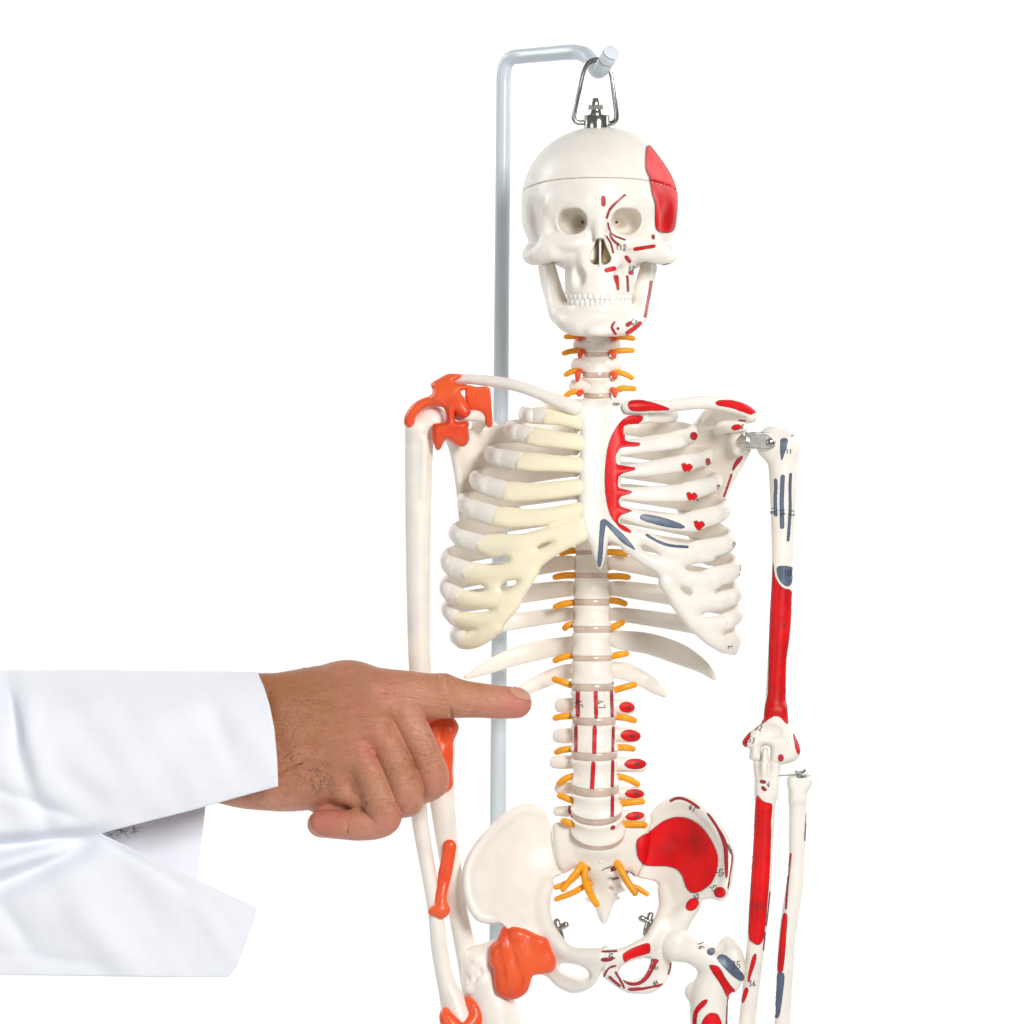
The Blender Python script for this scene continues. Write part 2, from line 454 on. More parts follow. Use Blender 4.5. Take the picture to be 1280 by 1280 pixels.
GL = {'0': [[(.5,0),(.1,.3),(.1,.7),(.5,1),(.9,.7),(.9,.3),(.5,0)]], '1': [[(.5,0),(.5,1)]], '2': [[(.1,.2),(.5,0),(.85,.25),(.1,1)],[(.1,1),(.9,1)]],
      '3': [[(.1,.1),(.6,0),(.8,.25),(.4,.48),(.85,.7),(.6,1),(.1,.95)]], '4': [[(.6,0),(.05,.65),(.95,.65)],[(.65,.35),(.65,1)]],
      '5': [[(.9,0),(.2,0)],[(.2,0),(.15,.45),(.7,.45),(.85,.75),(.5,1),(.1,.95)]], '6': [[(.8,0),(.2,.5),(.2,.85),(.5,1),(.85,.8),(.6,.55),(.2,.7)]],
      '7': [[(.1,0),(.9,0)],[(.9,0),(.4,1)]], '8': [[(.5,.5),(.15,.25),(.5,0),(.85,.25),(.5,.5),(.1,.75),(.5,1),(.9,.75),(.5,.5)]], '9': [[(.8,.4),(.4,.5),(.15,.25),(.5,0),(.8,.2),(.8,.5),(.6,1)]]}
def num(host, text, x, y, h=8, rot=0, w=.9):
    c, s = math.cos(math.radians(rot)), math.sin(math.radians(rot))
    cw = h*.5; tw = cw*1.3*len(text)-.3*cw
    Vs, Fs = [], []; n = 0; hosts = host if isinstance(host, (list, tuple)) else [host]
    for i, ch in enumerate(text):
        for st in GL[ch]:
            P = np.array([(-tw/2+i*cw*1.3+p[0]*cw, (p[1]-.5)*h) for p in st])
            P = np.stack([x+c*P[:, 0]-s*P[:, 1], y+s*P[:, 0]+c*P[:, 1]], 1)
            if len(P) > 2: P = catmull(P, 4)
            else: P = np.array([P[0]+(P[1]-P[0])*t for t in np.linspace(0, 1, 5)])
            T = np.gradient(P, axis=0); T /= np.linalg.norm(T, axis=1)[:, None]+1e-9
            N_ = np.stack([-T[:, 1], T[:, 0]], 1)*w/2
            quad = []
            for a, b in zip(P-N_, P+N_):
                ha, d = ray(hosts, *a); hb, _ = ray(hosts, *b)
                if ha and hb:
                    na = ha[1] if ha[1].dot(d) < 0 else -ha[1]; nb_ = hb[1] if hb[1].dot(d) < 0 else -hb[1]
                    quad.append((ha[0]+na*.75*S, hb[0]+nb_*.75*S))
                else: quad.append(None)
            for q0, q1 in zip(quad[:-1], quad[1:]):
                if q0 and q1: Vs += [q0[0], q0[1], q1[1], q1[0]]; Fs.append((n, n+1, n+2, n+3)); n += 4
    if Fs: return link_mesh('number_marking', np.array([tuple(v) for v in Vs]), Fs, 'ink', hosts[0], world=True, smooth=False)
WORLD_S, BACK_P, KEY_P, FILL_P = .24, 72, 57, 9
def ringset(cs, seg=36):
    """cs: centre x,y,d, half width, half depth, tilt deg"""
    rows = []
    for (x, y, d, a, b, t) in cs:
        t = math.radians(t); th = np.linspace(0, 2*math.pi, seg, endpoint=False)
        zz = b*np.sin(th)
        rows.append(np.stack([x+a*np.cos(th), y+zz*math.sin(t), d+zz*math.cos(t)], 1))
    V = np.concatenate(rows); m = len(rows); F = []
    for i in range(m-1):
        for j in range(seg):
            a, b = i*seg+j, i*seg+(j+1) % seg; F.append((a, a+seg, b+seg, b))
    F.append(tuple(range(seg))); F.append(tuple((m-1)*seg+j for j in range(seg))[::-1])
    Wv = W(V); c = Wv.mean(0); vol = 0
    for f in F:
        for j in range(1, len(f)-1): vol += (Wv[f[0]]-c)@np.cross(Wv[f[j]]-c, Wv[f[j+1]]-c)
    if vol < 0: F = [f[::-1] for f in F]
    return V, F
# ================================================================== the skeleton
skel = thing('anatomical_skeleton', (742, 1500, -20), 'white plastic teaching skeleton with red and blue muscle markings, hanging from the stand', 'skeleton model')

# ---------------------------------------------------------------- skull
CX = 749.5
g = Grid((640, 148, -128), (860, 432, 122), 1.35)
def q2(x): return np.abs(x-CX)
def sym(f, *cs, **k):
    for sg in (-1, 1):
        if f == 'ell':
            (c, r) = cs; kk = dict(k)
            if 'rot' in kk: kk['rot'] = [(a, v*(sg if a in 'yz' else 1)) for a, v in kk['rot']]
            g.ell((CX+sg*c[0], c[1], c[2]), r, **kk)
        else: g.chain([(CX+sg*p[0], *p[1:]) for p in cs[0]], **k)
g.ell((CX, 252, -4), (97.5, 94, 113), 0)
g.ell((CX, 275, -20), (95, 62, 88), 12)
g.ell((CX, 240, 40), (72, 62, 66), 14)                      # forehead
sym('chain', [(20, 253, 99, 7), (40, 248, 94, 7), (58, 256, 80, 8)], k=12)     # brow
g.ell((CX, 315, 52), (48, 34, 44), 10)
sym('ell', (30, 306, 66), (34, 27, 27), k=8)
sym('chain', [(56, 256, 78, 9), (64, 272, 70, 8.5), (66, 292, 68, 9), (62, 306, 72, 12)], k=8)   # outer orbital pillar
sym('chain', [(12, 300, 92, 7), (30, 303, 94, 8), (48, 304, 86, 9), (62, 306, 72, 11)], k=8)    # lower rim
sym('chain', [(58, 314, 76, 12), (74, 316, 62, 14.5), (83, 318, 42, 13.5), (86, 318, 14, 10), (86, 314, -20, 9)], k=9)  # cheek arch
g.chain([(CX, 262, 96, 9), (CX, 280, 102, 8), (CX, 297, 108, 6)], k=9)                 # nose bridge
sym('chain', [(13, 296, 92, 6), (19, 315, 90, 6), (17, 334, 88, 7)], k=7)
# dental arch
def arch(x, z, a=43.5, b=54, zc=48): return (np.sqrt(((x-CX)/a)**2+((np.maximum(z, zc-20)-zc)/b)**2+1e-6)-1)*a
g.fn(lambda x, y, z: smax(smax(arch(x, z, 43.5, 51.5), np.abs(y-338)-31.5, 4), 12-z, 5), k=7, lo=(700, 300, 0), hi=(800, 374, 115))
sym('ell', (27, 346, 88), (9, 13, 10), k=6, op='s')          # canine fossa
sym('ell', (15, 350, 112), (5.5, 12, 8), k=5, op='s')
# temporal hollows
sym('ell', (98, 283, 66), (15, 34, 34), k=12, op='s', rot=[('y', -28)])
# orbits
for sg in (-1, 1):
    c = 38 if sg < 0 else 37.3
    for dx in (-5.5, 0, 5.5):
        dyy = -1.5 if dx else 0
        g.cone((CX+sg*(c+dx), 277+dyy, 112, 16.2), (CX+sg*(c-8+dx*.6), 277.5, 66, 14), 2.2, 's')
    g.cone((CX+sg*(c-6), 277.5, 74, 15.5), (CX+sg*(c-15), 278, 44, 6), 3, 's')
    g.cone((CX+sg*25, 277.5, 60, 1.9), (CX+sg*16, 278, 5, 1.9), .5, 's')
    g.cone((CX+sg*(46), 293, 70, 2.6), (CX+sg*38, 291, 40, 2.2), 1, 's')
# nose opening
def pear(x, y, z):
    q = np.abs(x-CX-.5); t = np.clip((y-303)/19, 0, 1); w = 5.5+3.2*t; cx = 5.2*t
    return np.maximum(np.sqrt(np.maximum(q-cx, 0)**2+(y-303-19*t)**2)-w, 74-z)
g.fn(pear, k=1.6, op='s', lo=(728, 292, 50), hi=(772, 336, 122))
g.chain([(CX-8, 310, 80, 3), (CX-9, 322, 80, 4)], k=2, smooth=False)
g.fn(lambda x, y, z: smax(smax(np.abs(x-CX-.6)-1.5, np.abs(y-315)-19, 1)+0*z, smax(z-100-(y-315)*.1, 70-z, 1), 1), lo=(745, 292, 50), hi=(757, 338, 108))
pl = g.ax[1][None, :, None]-(221+(110-g.ax[2][None, None, :])*.185-np.abs(g.ax[0][:, None, None]-CX)*.01)
skull = g.mesh('skull', 'bone', skel, F=smax(g.F, (0.25-pl).astype(np.float32), .3))
cap = g.mesh('skull_cap', 'bone', skel, F=smax(g.F, (pl+.25).astype(np.float32), .3))

M['concha'] = plastic('brown_nasal_lining', (.58,.44,.28), .5, .2, .2, 300)
mb = MB()
for q in (-1, 1): mb.sweep([(CX+q*9+.5, 303, 77, 4.5, 5), (CX+q*9+.5, 313, 76, 6.5, 6), (CX+q*10+.5, 325, 76, 7.5, 6)], n=4, seg=14)
mb.build('nasal_lining', 'concha', skull)
# teeth
def teeth(y0, y1, up, parent):
    a, b, zc = 42.5, 51.5, 48
    ws = [9.4, 7.6, 8.2, 8.0, 8.0, 10.5, 10.5] if up else [6.6, 7.0, 8.0, 8.2, 8.2, 11, 11]
    for sg in (-1, 1):
        # arc length walk
        th = math.pi/2; pos = 0
        for i, w in enumerate(ws):
            step = w/2
            def adv(th, s):
                for _ in range(8):
                    dl = math.hypot(a*math.sin(th), b*math.cos(th)); th -= s/8/dl
                return th
            th = adv(th, step); x = CX+sg*a*math.cos(th); z = zc+b*math.sin(th)
            nx, nz = sg*math.cos(th)/a, math.sin(th)/b; l = math.hypot(nx, nz); nx /= l; nz /= l
            th = adv(th, step)
            if i > 5 and z < 48: pass
            hgt = (y1-y0)*(1.0 if i in (0, 2) else .93)
            P = []
            for t, k in ((0, .62), (.25, .8), (.6, .98), (.9, 1.0), (1, .9)):
                yy = (y0+(y1-y0)*(1-hgt/(y1-y0))+hgt*t) if up else (y1-hgt*t-(y1-y0-hgt)*0)
                P.append((x-nx*(2.0 if t > .3 else 3.2), yy-(.8 if up and t == 1 else 0), z-nz*(2.0 if t > .3 else 3.2), w/2*k*.99, 3.0*(1-.25*t if t > .5 else 1)))
            V, F = sweep_data(P, (nx, 0, nz), 2, 12)
            link_mesh('tooth', V, F, 'tooth', parent)
teeth(361.5, 374.3, True, skull)

# ---------------------------------------------------------------- mandible
g = Grid((660, 325, -50), (840, 430, 122), 1.35)
g.chain([(CX, 406, 92, 16.5), (CX+22, 406, 87, 16), (CX+36, 402, 72, 14.5), (CX+45, 395, 50, 12.5), (CX+51, 381, 22, 11), (CX+57, 362, 2, 9.5), (CX+62, 345, -6, 8.5), (CX+64, 334, -8, 8)], k=0)
g.chain([(CX, 406, 92, 16.5), (CX-22, 406, 87, 16), (CX-38, 402, 72, 14.5), (CX-47, 395, 50, 12.5), (CX-54, 381, 22, 11), (CX-62, 362, 2, 9.5), (CX-67, 345, -6, 8.5), (CX-69, 334, -8, 8)], k=0)
for sg, o in ((-1, 0), (1, -4)):   # ramus and coronoid process
    g.chain([(CX+sg*(49+o*.3), 392, 38, 10), (CX+sg*(53+o), 372, 24, 8.5), (CX+sg*(58+o), 350, 14, 8), (CX+sg*(62+o), 334, 10, 7.5)], k=14)
g.fn(lambda x, y, z: smax(smax(arch(x, z, 43, 51), np.abs(y-392)-12, 3), 18-z, 4), k=8, lo=(700, 376, 5), hi=(800, 408, 110))
g.fn(lambda x, y, z: smax(arch(x, z, 29, 36, 44)+0*y, 5-z, 2)+0*y, k=6, op='s', lo=(715, 370, 0), hi=(785, 430, 90))
g.ell((CX, 413, 104), (15, 9, 8), 8)
g.ell((CX, 397, 116), (22, 5, 10), 7, 's')
g.fn(lambda x, y, z: (y-421.5-.02*np.abs(x-CX))+0*x+0*z, k=6, op='i')
mand = g.mesh('mandible', 'bone', skel)
teeth(374.9, 386, False, mand)

# ---------------------------------------------------------------- hanger on the skull cap
MBp = MB()
c0 = (746, 152, 0)
def stack(name, rows, parent, seg=32, mat='steel'):
    V, F = ringset([(x, y, 0, r, r, 0) for x, y, r in rows], seg); return link_mesh(name, V, F, mat, parent)
hang = stack('hanger_mount', [(746, 161, 16.6), (746, 156, 16.6), (746, 145, 16.6), (746, 143.6, 15.4)], skel)
stack('threaded_bolt', [(745, 144, 9.4), (745, 139.6, 9.4), (745, 138.4, 8.4), (745, 136.8, 8.4)], hang)
stack('hex_nut', [(744.5, 137.4, 7.6), (744.5, 136.6, 9), (744.5, 131.6, 9), (744.5, 130.8, 7.6)], hang, 6)
stack('dome_nut', [(744.5, 131.5, 6.4), (744.5, 127.2, 6.3), (744.5, 125, 5.5), (744.5, 123.4, 4.2), (744.5, 122.4, 2.4), (744.5, 122.1, .8)], hang, 24)
sweep('hanger_loop', [(730, 153, 0, 3.2), (722, 153, 1, 3.2), (717.5, 148, 2, 3.2), (718.5, 138, 3, 3.2), (724, 112, 6, 3.2), (729, 90, 7, 3.2), (735, 79, 8, 3.2), (746, 74.5, 8, 3.2), (757, 79, 8, 3.2), (764, 92, 7, 3.2), (768, 120, 5, 3.2), (770.5, 145, 2, 3.2), (767, 153, 1, 3.2), (760, 154.5, 0, 3.2)], 'steel', hang, n=6, seg=14)

M['endcap'] = plastic('pale_end_cap', (.70,.75,.80), .4, .02, .02, 300)
# ---------------------------------------------------------------- stand
stand = thing('hanging_stand', (621, 1500, -190), 'pale grey metal pole with a hooked top that carries the skeleton', 'stand')
sweep('pole', [(621, 1495, -190, 10.2), (621.5, 1200, -190, 10.1), (624, 800, -190, 9.9), (627, 400, -190, 9.5), (629, 180, -190, 9.3), (629.5, 110, -190, 9.2), (630, 92, -189, 9.2), (633, 79, -187, 9.2), (641, 72, -180, 9.2), (656, 70, -165, 9.4), (690, 67, -120, 9.6), (708, 65.4, -96, 9.8), (722, 65.5, -75, 9.8), (733, 70, -50, 10), (741, 79, -28, 10), (745.5, 87, -5, 10), (749, 88, 14, 10.2), (753, 84, 26, 10.2), (758, 76, 38, 10.3)], 'pole', stand, ref=(.3, .2, 1), n=6, seg=28, cap=(False, False))
sweep('pole_cap', [(759, 74, 41, 10.5), (763.4, 67, 52, 10.5), (763.7, 66.5, 53, 10.0)], M['endcap'], stand, n=2, seg=28, cap=(False, False), ref=(0, 1, 0)).data.set_sharp_from_angle(angle=.6)

# ---------------------------------------------------------------- spine
# disc planes: x, y(centre of front), half width, half height, tilt, depth
DISC = [(747, 392, 16, 2.4, 2, -12), (746.5, 418, 17, 2.4, 3, -12), (745.8, 443.2, 17.2, 2.6, 6, -13), (746, 469.5, 18.5, 3.2, 8, -16), (747, 495.5, 18, 3, 8, -22),
        (745, 522, 19, 2.5, 4, -32), (744, 549, 19, 2.5, 0, -42), (743, 576, 19, 2.5, 0, -50), (742, 603, 19, 2.5, -2, -55), (741, 631, 19.5, 2.5, -2, -58), (740, 660, 20, 2.6, -2, -58),
        (739.5, 690.5, 20.5, 2.6, -1, -55), (739.5, 719, 21, 3, 0, -52), (740, 753, 22.5, 3.8, 0, -48), (740, 787, 24, 3.8, 1, -43), (740.3, 823.5, 25, 3.2, 2, -38), (741, 860, 27, 4.2, 3, -32),
        (742.5, 902.5, 28, 4.6, 6, -25), (743, 946.5, 29.5, 4.8, 10, -20), (744.5, 991.5, 30, 5, 17, -18), (746, 1028, 32, 4.6, 36, -22), (748, 1060, 33.5, 5.0, 52, -32)]
VERT = []
def dn(t): t = math.radians(t); return -math.sin(t), math.cos(t)   # axis direction (depth, down) ... y down, d
for i, (x, y, a, hh, t, d) in enumerate(DISC):
    b = a*.78; dd, dy = dn(t)
    y0 = y  # centre-plane offset so that the FRONT of the disc sits at y
    yc = y-b*math.sin(math.radians(t))*.9
    cs = [(x, yc-dy*hh*1.05, d-dd*hh*1.05, a*.93, b*.93, t), (x, yc-dy*hh*.7, d-dd*hh*.7, a*.975, b*.975, t), (x, yc, d, a*.985, b*.985, t), (x, yc+dy*hh*.7, d+dd*hh*.7, a*.975, b*.975, t), (x, yc+dy*hh*1.05, d+dd*hh*1.05, a*.93, b*.93, t)]
    V, F = ringset(cs); link_mesh('intervertebral_disc', V, F, 'disc', skel)
    if i+1 < len(DISC):
        X, Y, A, H, T2, D2 = DISC[i+1]; B = A*.78; dd2, dy2 = dn(T2); Yc = Y-B*math.sin(math.radians(T2))*.9
        p0 = np.array([x, yc+dy*hh, d+dd*hh, a, b, t]); p1 = np.array([X, Yc-dy2*H, D2-dd2*H, A, B, T2])
        cs = []
        for u, wv in ((0, .95), (.02, 1.0), (.07, 1.03), (.13, 1.025), (.24, .965), (.38, .925), (.5, .912), (.62, .925), (.76, .965), (.87, 1.025), (.93, 1.03), (.98, 1.0), (1, .95)):
            p = p0*(1-u)+p1*u; p[3] *= wv; p[4] *= wv; cs.append(tuple(p))
        mb = MB(); mb.add(ringset(cs))
        pm = (p0+p1)/2; cx, cy, cd, ca, cb = pm[:5]; lum = i >= 16; cer = i <= 3
        # neural arch, spinous process, transverse processes
        sp = 34 if lum else (30 if not cer else 22)
        for sg in (-1, 1):
            mb.sweep([(cx+sg*ca*.6, cy-2, cd-cb*.6, 5, 6), (cx+sg*ca*.65, cy, cd-cb-8, 5, 6), (cx+sg*6, cy+4, cd-cb-20, 6, 6)], ref=(0, 1, 0), n=3, seg=12)
        mb.sweep([(cx, cy+3, cd-cb-14, 5, 9), (cx, cy+8, cd-cb-sp, 4, 8), (cx, cy+13, cd-cb-sp-12, 4, 6)], ref=(0, 1, 0), n=3, seg=12)
        if cer:
            for sg in (-1, 1):
                hw = [26, 28, 30, 33][i]
                mb.sweep([(cx+sg*ca*.55, cy+1, cd+2, 9, 10.5), (cx+sg*(hw-12), cy+1, cd, 9, 10.2), (cx+sg*(hw-4.5), cy+1.5, cd-2, 7, 8.5)], ref=(0, 1, 0), n=3, seg=16)
        VERT.append((mb, cx, cy, cd, ca, cb))
    else: VERT.append(None)
LUMT = {16: ((691, 882, 9.5, 22), (795, 884, 9.5)), 17: ((688.5, 920, 9.5, 20), (802, 919, 9.5)), 18: ((685.5, 953, 8.5, 22), (809, 956, 9.5)), 19: ((692, 985, 7.5, 20), (807, 992, 8.5)), 20: ((691, 1014, 7, 20), (808, 1021, 8))}
vert = []
for i, v in enumerate(VERT):
    if v is None: vert.append(None); continue
    mb, cx, cy, cd, ca, cb = v
    if i in LUMT:
        (lx, ly, lr, _), (rx, ry, rr) = LUMT[i]
        mb.sweep([(cx-ca*.7, ly-1, cd-14, 7, lr*1.0), (lx+16, ly, cd-20, 6, lr), (lx+lr*.75, ly, cd-24, 5, lr*.86)], ref=(0, 1, 0), n=4, seg=16)
        mb.sweep([(cx+ca*.7, ry-1, cd-10, 7, rr*1.0), (rx-18, ry, cd-14, 6.5, rr), (rx-rr*.6, ry, cd-17, 5, rr*.92)], ref=(0, 1, 0), n=4, seg=16)
    elif i > 3:
        for sg in (-1, 1): mb.sweep([(cx+sg*ca*.6, cy-3, cd-cb*.7, 5, 6), (cx+sg*(ca+10), cy-3, cd-cb-30, 5, 6)], ref=(0, 1, 0), n=3, seg=12)
    vert.append(mb.build('vertebra', 'bone', skel))
# top two vertebrae hidden behind the jaw
sweep('vertebra', [(747, 352, -10, 22, 16), (747, 366, -12, 20, 15), (747, 388, -12, 16, 13)], 'bone', skel)

# nerves : root point beside a vertebra -> tip
NL = [(726, 421.5, 704, 421, 0), (727, 438, 701.5, 441.5, 1), (724, 463, 704, 468, 2), (722, 489, 704, 494.5, 3), (719, 688, 698, 692, 10), (719, 719, 690, 721.5, 11), (719, 753, 690.5, 758.5, 12), (718, 780, 702, 785, 13), (717, 819, 690, 825.5, 14),
      (716, 857, 689, 849, 15), (716, 895, 690, 897.5, 16), (716, 936, 692, 940, 17), (717, 970, 695, 979, 18), (717, 1001, 695.5, 994.5, 18), (716, 1030, 700, 1026, 19)]
NR = [(768, 421.5, 795, 423, 0), (767, 439.5, 794, 438, 1), (770, 465, 793, 472, 2), (769, 486, 796, 486, 3), (759, 690, 786, 692.5, 10), (759, 720.5, 789, 721.5, 11), (759, 750, 785, 754.5, 12), (760, 787, 782, 778, 13), (762, 821, 787, 817, 14),
      (765, 863.5, 797, 856, 15), (768, 896, 797, 900.5, 16), (770, 934.5, 795, 936, 17), (771, 970, 801, 980, 18), (773, 1005, 807, 1002, 19), (778, 1031, 810, 1031, 20)]
for (x0, y0, x1, y1, i) in NL+NR:
    v = VERT[i]; cd = v[3]; r = 4.2 if i > 3 else 3.6
    dd = 4 if i < 4 else -6
    sg = 1 if x1 > x0 else -1
    sweep('nerve_root', [(x0-sg*9, y0, cd-4, r), (x0, y0, cd+dd, r), ((x0+x1)/2, (y0+y1)/2-.8, cd+dd+1, r*1.03), (x1-sg*r, y1, cd+dd-2, r*.92)], 'nerve', skel, ref=(0, 1, 0), n=4, seg=14)
# vertebral artery pieces in the neck
for (x, y0, y1, sg, i) in ((725.5, 438, 448, -1, 1), (767, 439, 448, 1, 1), (722.5, 463, 477, -1, 2), (768.5, 466, 474, 1, 2), (724, 489, 494, -1, 3), (768, 486, 497, 1, 3), (724, 420, 423, -1, 0), (768, 420, 423, 1, 0)):
    cd = VERT[i][3]+11
    sweep('vertebral_artery', [(x-sg*2.5, y0+1, cd, 3.4), (x, y0+3, cd+1.5, 3.9), (x+sg*.3, (y0+y1)/2+1, cd+1.5, 3.5), (x+sg*1, y1-1.5, cd-1, 2.2)], 'lig', skel, n=3, seg=12)

# ---------------------------------------------------------------- chest depth field
AW = np.array([[500, 92], [518, 98], [545, 116], [571, 136], [603, 156], [632, 170], [674, 181], [705, 189], [734, 190], [764, 190], [801, 182], [830, 180]])
def FC(x, y):
    a = np.interp(y, AW[:, 0], AW[:, 1])+6
    d0 = np.interp(y, [480, 520, 600, 680, 760, 830], [58, 66, 78, 82, 76, 66])
    u = np.clip(np.abs(np.asarray(x, float)-739)/a, 0, .985)
    return -18+(d0+18)*(1-u**2.3)**.55
YV = [508, 535, 562, 589, 617, 646, 675, 706, 738, 770]
BK = [9, 11, 12, 12, 12.5, 12, 12, 11.5, 12, 10.5]
XV = 741
RL = [  # junction x,y | lateral x,y | half height
 ((683, 520), (650, 519), 10), ((664, 545), (631, 537), 11), ((651, 576.5), (606, 569), 11.3), ((634, 614.5), (587.5, 601), 11.8), ((622, 646), (571.5, 630), 12.2), ((607, 682), (561, 668), 11.5), ((588, 717), (550.5, 703), 13), ((577, 748), (549.5, 735), 11.5), ((573, 774), (551.5, 763), 10), ((584, 800), (562, 796), 11)]
RR = [((806, 519), (846, 521), 9), ((838, 552), (872, 543), 11), ((846, 580.5), (892, 572), 10.5), ((850, 616), (903, 603), 11), ((855, 654), (914, 638), 12), ((862, 690), (920, 678), 12), ((880, 725), (926.5, 712), 12.5), ((897, 752), (927, 743), 11), ((901, 779), (930, 768), 11), ((906, 805), (927, 800), 12)]
RIBS = {}
for side, RT in ((-1, RL), (1, RR)):
    for i, (J, Lt, hh) in enumerate(RT):
        hh *= 1.07
        yv = YV[i]; a = abs(Lt[0]-XV); lx = Lt[0]-side*5; yl = Lt[1]
        bk = BK[i]
        P = [(XV+side*20, yv-1, -64, 5, bk*.7), (XV+side*34, yv-2, -80, 5, bk*.85), (XV+side*a*.5, yv+.2*(yl-yv), -96 if i > 1 else -86, 5, bk), (XV+side*a*.8, yv+.5*(yl-yv), -76 if i > 1 else -70, 5.5, bk*1.12),
             (XV+side*a*.945, yv+.8*(yl-yv), -44, 6.5, hh*.93), (lx-side*2.5, yl-1, -14, 8, hh*.88)]
        fx = J[0]
        for t, w in ((.22, .92), (.5, .98), (.8, 1)) if i < 8 else ((.5, .97),):
            x = lx+(fx-lx)*t; y = yl+(J[1]-yl)*t**.8
            P.append((x, y, float(FC(x, y))-1.5*(1-t), 8-1*t, hh*w))
        P.append((fx, J[1], float(FC(fx, J[1])), 6.8 if side < 0 else 5.4, hh*(.97 if side < 0 else .88)))
        cx = XV
        RIBS[(side, i)] = sweep('rib', P, 'bone', skel, ref=(0, 1, 0), n=6, seg=20, cap=(False, True))
for P in ([(722, 804, -66, 4.5, 10), (706, 807, -80, 4.5, 11), (668, 814, -94, 4.5, 12.5), (634, 824, -88, 4.3, 11), (606, 836, -70, 4, 8), (583, 846, -52, 3, 3.5)],
          [(760, 798, -66, 4.5, 9), (776, 800, -80, 4.5, 12), (812, 805, -92, 4.5, 13.5), (850, 818, -86, 4.3, 13.5), (878, 833, -70, 4, 9), (893, 847, -56, 3, 4)],
          [(722, 838, -60, 4.5, 9), (704, 841, -72, 4.5, 10), (676, 852, -80, 4.3, 9.5), (652, 864, -76, 4, 7), (640, 871, -70, 3, 3)],
          [(761, 837, -60, 4.5, 10), (780, 839, -72, 4.5, 11), (803, 849, -80, 4.3, 10), (822, 861, -76, 4, 8), (831, 868, -72, 3, 4.5)]):
    sweep('rib', P, 'bone', skel, ref=(0, 1, 0), n=6, seg=18, cap=(False, True))

# ---------------------------------------------------------------- sternum and costal cartilage
def bar(P):  # tapered 2-D bar polygon
    P = np.array(P, float); T = np.gradient(P[:, :2], axis=0); T /= np.linalg.norm(T, axis=1)[:, None]
    N_ = np.stack([-T[:, 1], T[:, 0]], 1)*P[:, 2:3]
    return [tuple(q) for q in np.concatenate([P[:, :2]+N_, (P[:, :2]-N_)[::-1]])]
FCb = lambda x, y: FC(x, y)
c5 = crop(530, 620, 4.923); c6 = crop(740, 640, 4.923)
g = Grid((562, 495, 0), (742, 822, 96), 1.4)
archL = c5([(990, 75), (930, 150), (800, 205), (640, 235), (520, 235), (380, 238), (370, 300), (352, 345), (420, 378), (500, 372), (520, 405), (480, 440), (420, 432), (300, 408), (282, 470), (272, 530), (325, 538), (372, 562), (370, 582), (330, 594), (230, 588), (215, 640), (222, 682), (300, 690), (420, 690), (420, 718), (300, 722), (215, 730), (200, 800), (305, 825), (300, 858), (230, 880), (200, 930), (270, 945), (350, 925), (430, 868), (500, 785), (575, 690), (650, 560), (720, 440), (840, 345), (1010, 265), (1060, 180)])
def inset(P, k): return P
g.plate(archL, FCb, 7.5, 8.5, smooth=3, holes=[c5([(690, 325), (720, 295), (790, 278), (785, 300), (740, 328), (700, 336)]), c5([(470, 560), (500, 528), (560, 518), (588, 530), (570, 560), (520, 582), (485, 588)])], hk=1)
def cart(gr, P, k=3):
    gr.plate(bar(P), FCb, 7.5, 8.5, k=k, smooth=2)
cart(g, [(738, 527, 11), (712, 524, 10), (695, 521, 10), (677, 520, 9.5)])
cart(g, [(738, 555, 11), (722, 552.5, 10.5), (690, 549, 10.5), (658, 544, 11)])
cart(g, [(738, 583, 11), (722, 581, 10), (690, 579, 10.5), (645, 576, 11)])
cart(g, [(738, 608, 11), (722, 609, 10.5), (690, 613, 11), (660, 615, 11.3), (628, 614, 11.8)])
cart(g, [(738, 633, 9), (722, 637, 9), (690, 644, 10.5), (660, 648, 11.5), (616, 645, 12)])
for P in ([(604, 682, 9.5), (643, 680, 9.8), (672, 671.5, 8.5), (700, 661, 7), (722, 652, 6.5)], [(586, 717, 10), (618, 717, 10), (648, 708, 9.5), (672, 697, 8.5), (700, 682, 7), (724, 670, 6)], [(577, 748, 9.2), (605, 751, 9.2), (632, 749, 8.8), (650, 736, 8), (665, 714, 8)], [(573, 773, 8.5), (600, 776, 9), (624, 769, 9.5), (642, 752, 9)], [(584, 799, 9.2), (603, 794, 9.4), (620, 783, 9.2)]):
    g.chain([(x, y, float(FC(x, y))-.5, r) for x, y, r in P], k=5, n=5)
cartL = g.mesh('costal_cartilage', 'cart', skel)
g = Grid((736, 495, 0), (928, 832, 98), 1.4)
archR = c6([(50, 0), (105, 26), (160, 62), (240, 100), (330, 124), (420, 158), (480, 174), (600, 196), (700, 206), (760, 225), (750, 300), (640, 318), (575, 340), (590, 365), (640, 378), (760, 380), (800, 420), (795, 480), (790, 540), (810, 600), (700, 608), (680, 630), (720, 652), (820, 650), (830, 700), (815, 740), (810, 765), (860, 775), (915, 800), (918, 840), (880, 880), (830, 872), (760, 835), (690, 775), (610, 690), (520, 585), (450, 480), (405, 390), (350, 330), (250, 262), (150, 195), (90, 170), (40, 130)])
g.plate(archR, FCb, 7.5, 8.5, smooth=3, holes=[c6([(300, 210), (330, 203), (390, 222), (420, 255), (405, 272), (350, 255), (310, 232)]), c6([(525, 465), (560, 455), (600, 475), (610, 510), (580, 512), (540, 488)]), c6([(752, 490), (790, 462), (850, 440), (905, 440), (900, 470), (860, 495), (790, 508), (758, 506)])], hk=1)
cart(g, [(752, 527, 11), (775, 523, 10), (795, 520, 10), (812, 519, 9)])
cart(g, [(752, 560, 11), (778, 560, 10), (805, 556.5, 10.5), (842, 551, 11), (858, 547.5, 10)])
cart(g, [(752, 588, 10), (778, 589, 8), (805, 587, 9.5), (850, 580, 10.8), (868, 577, 9.5)])
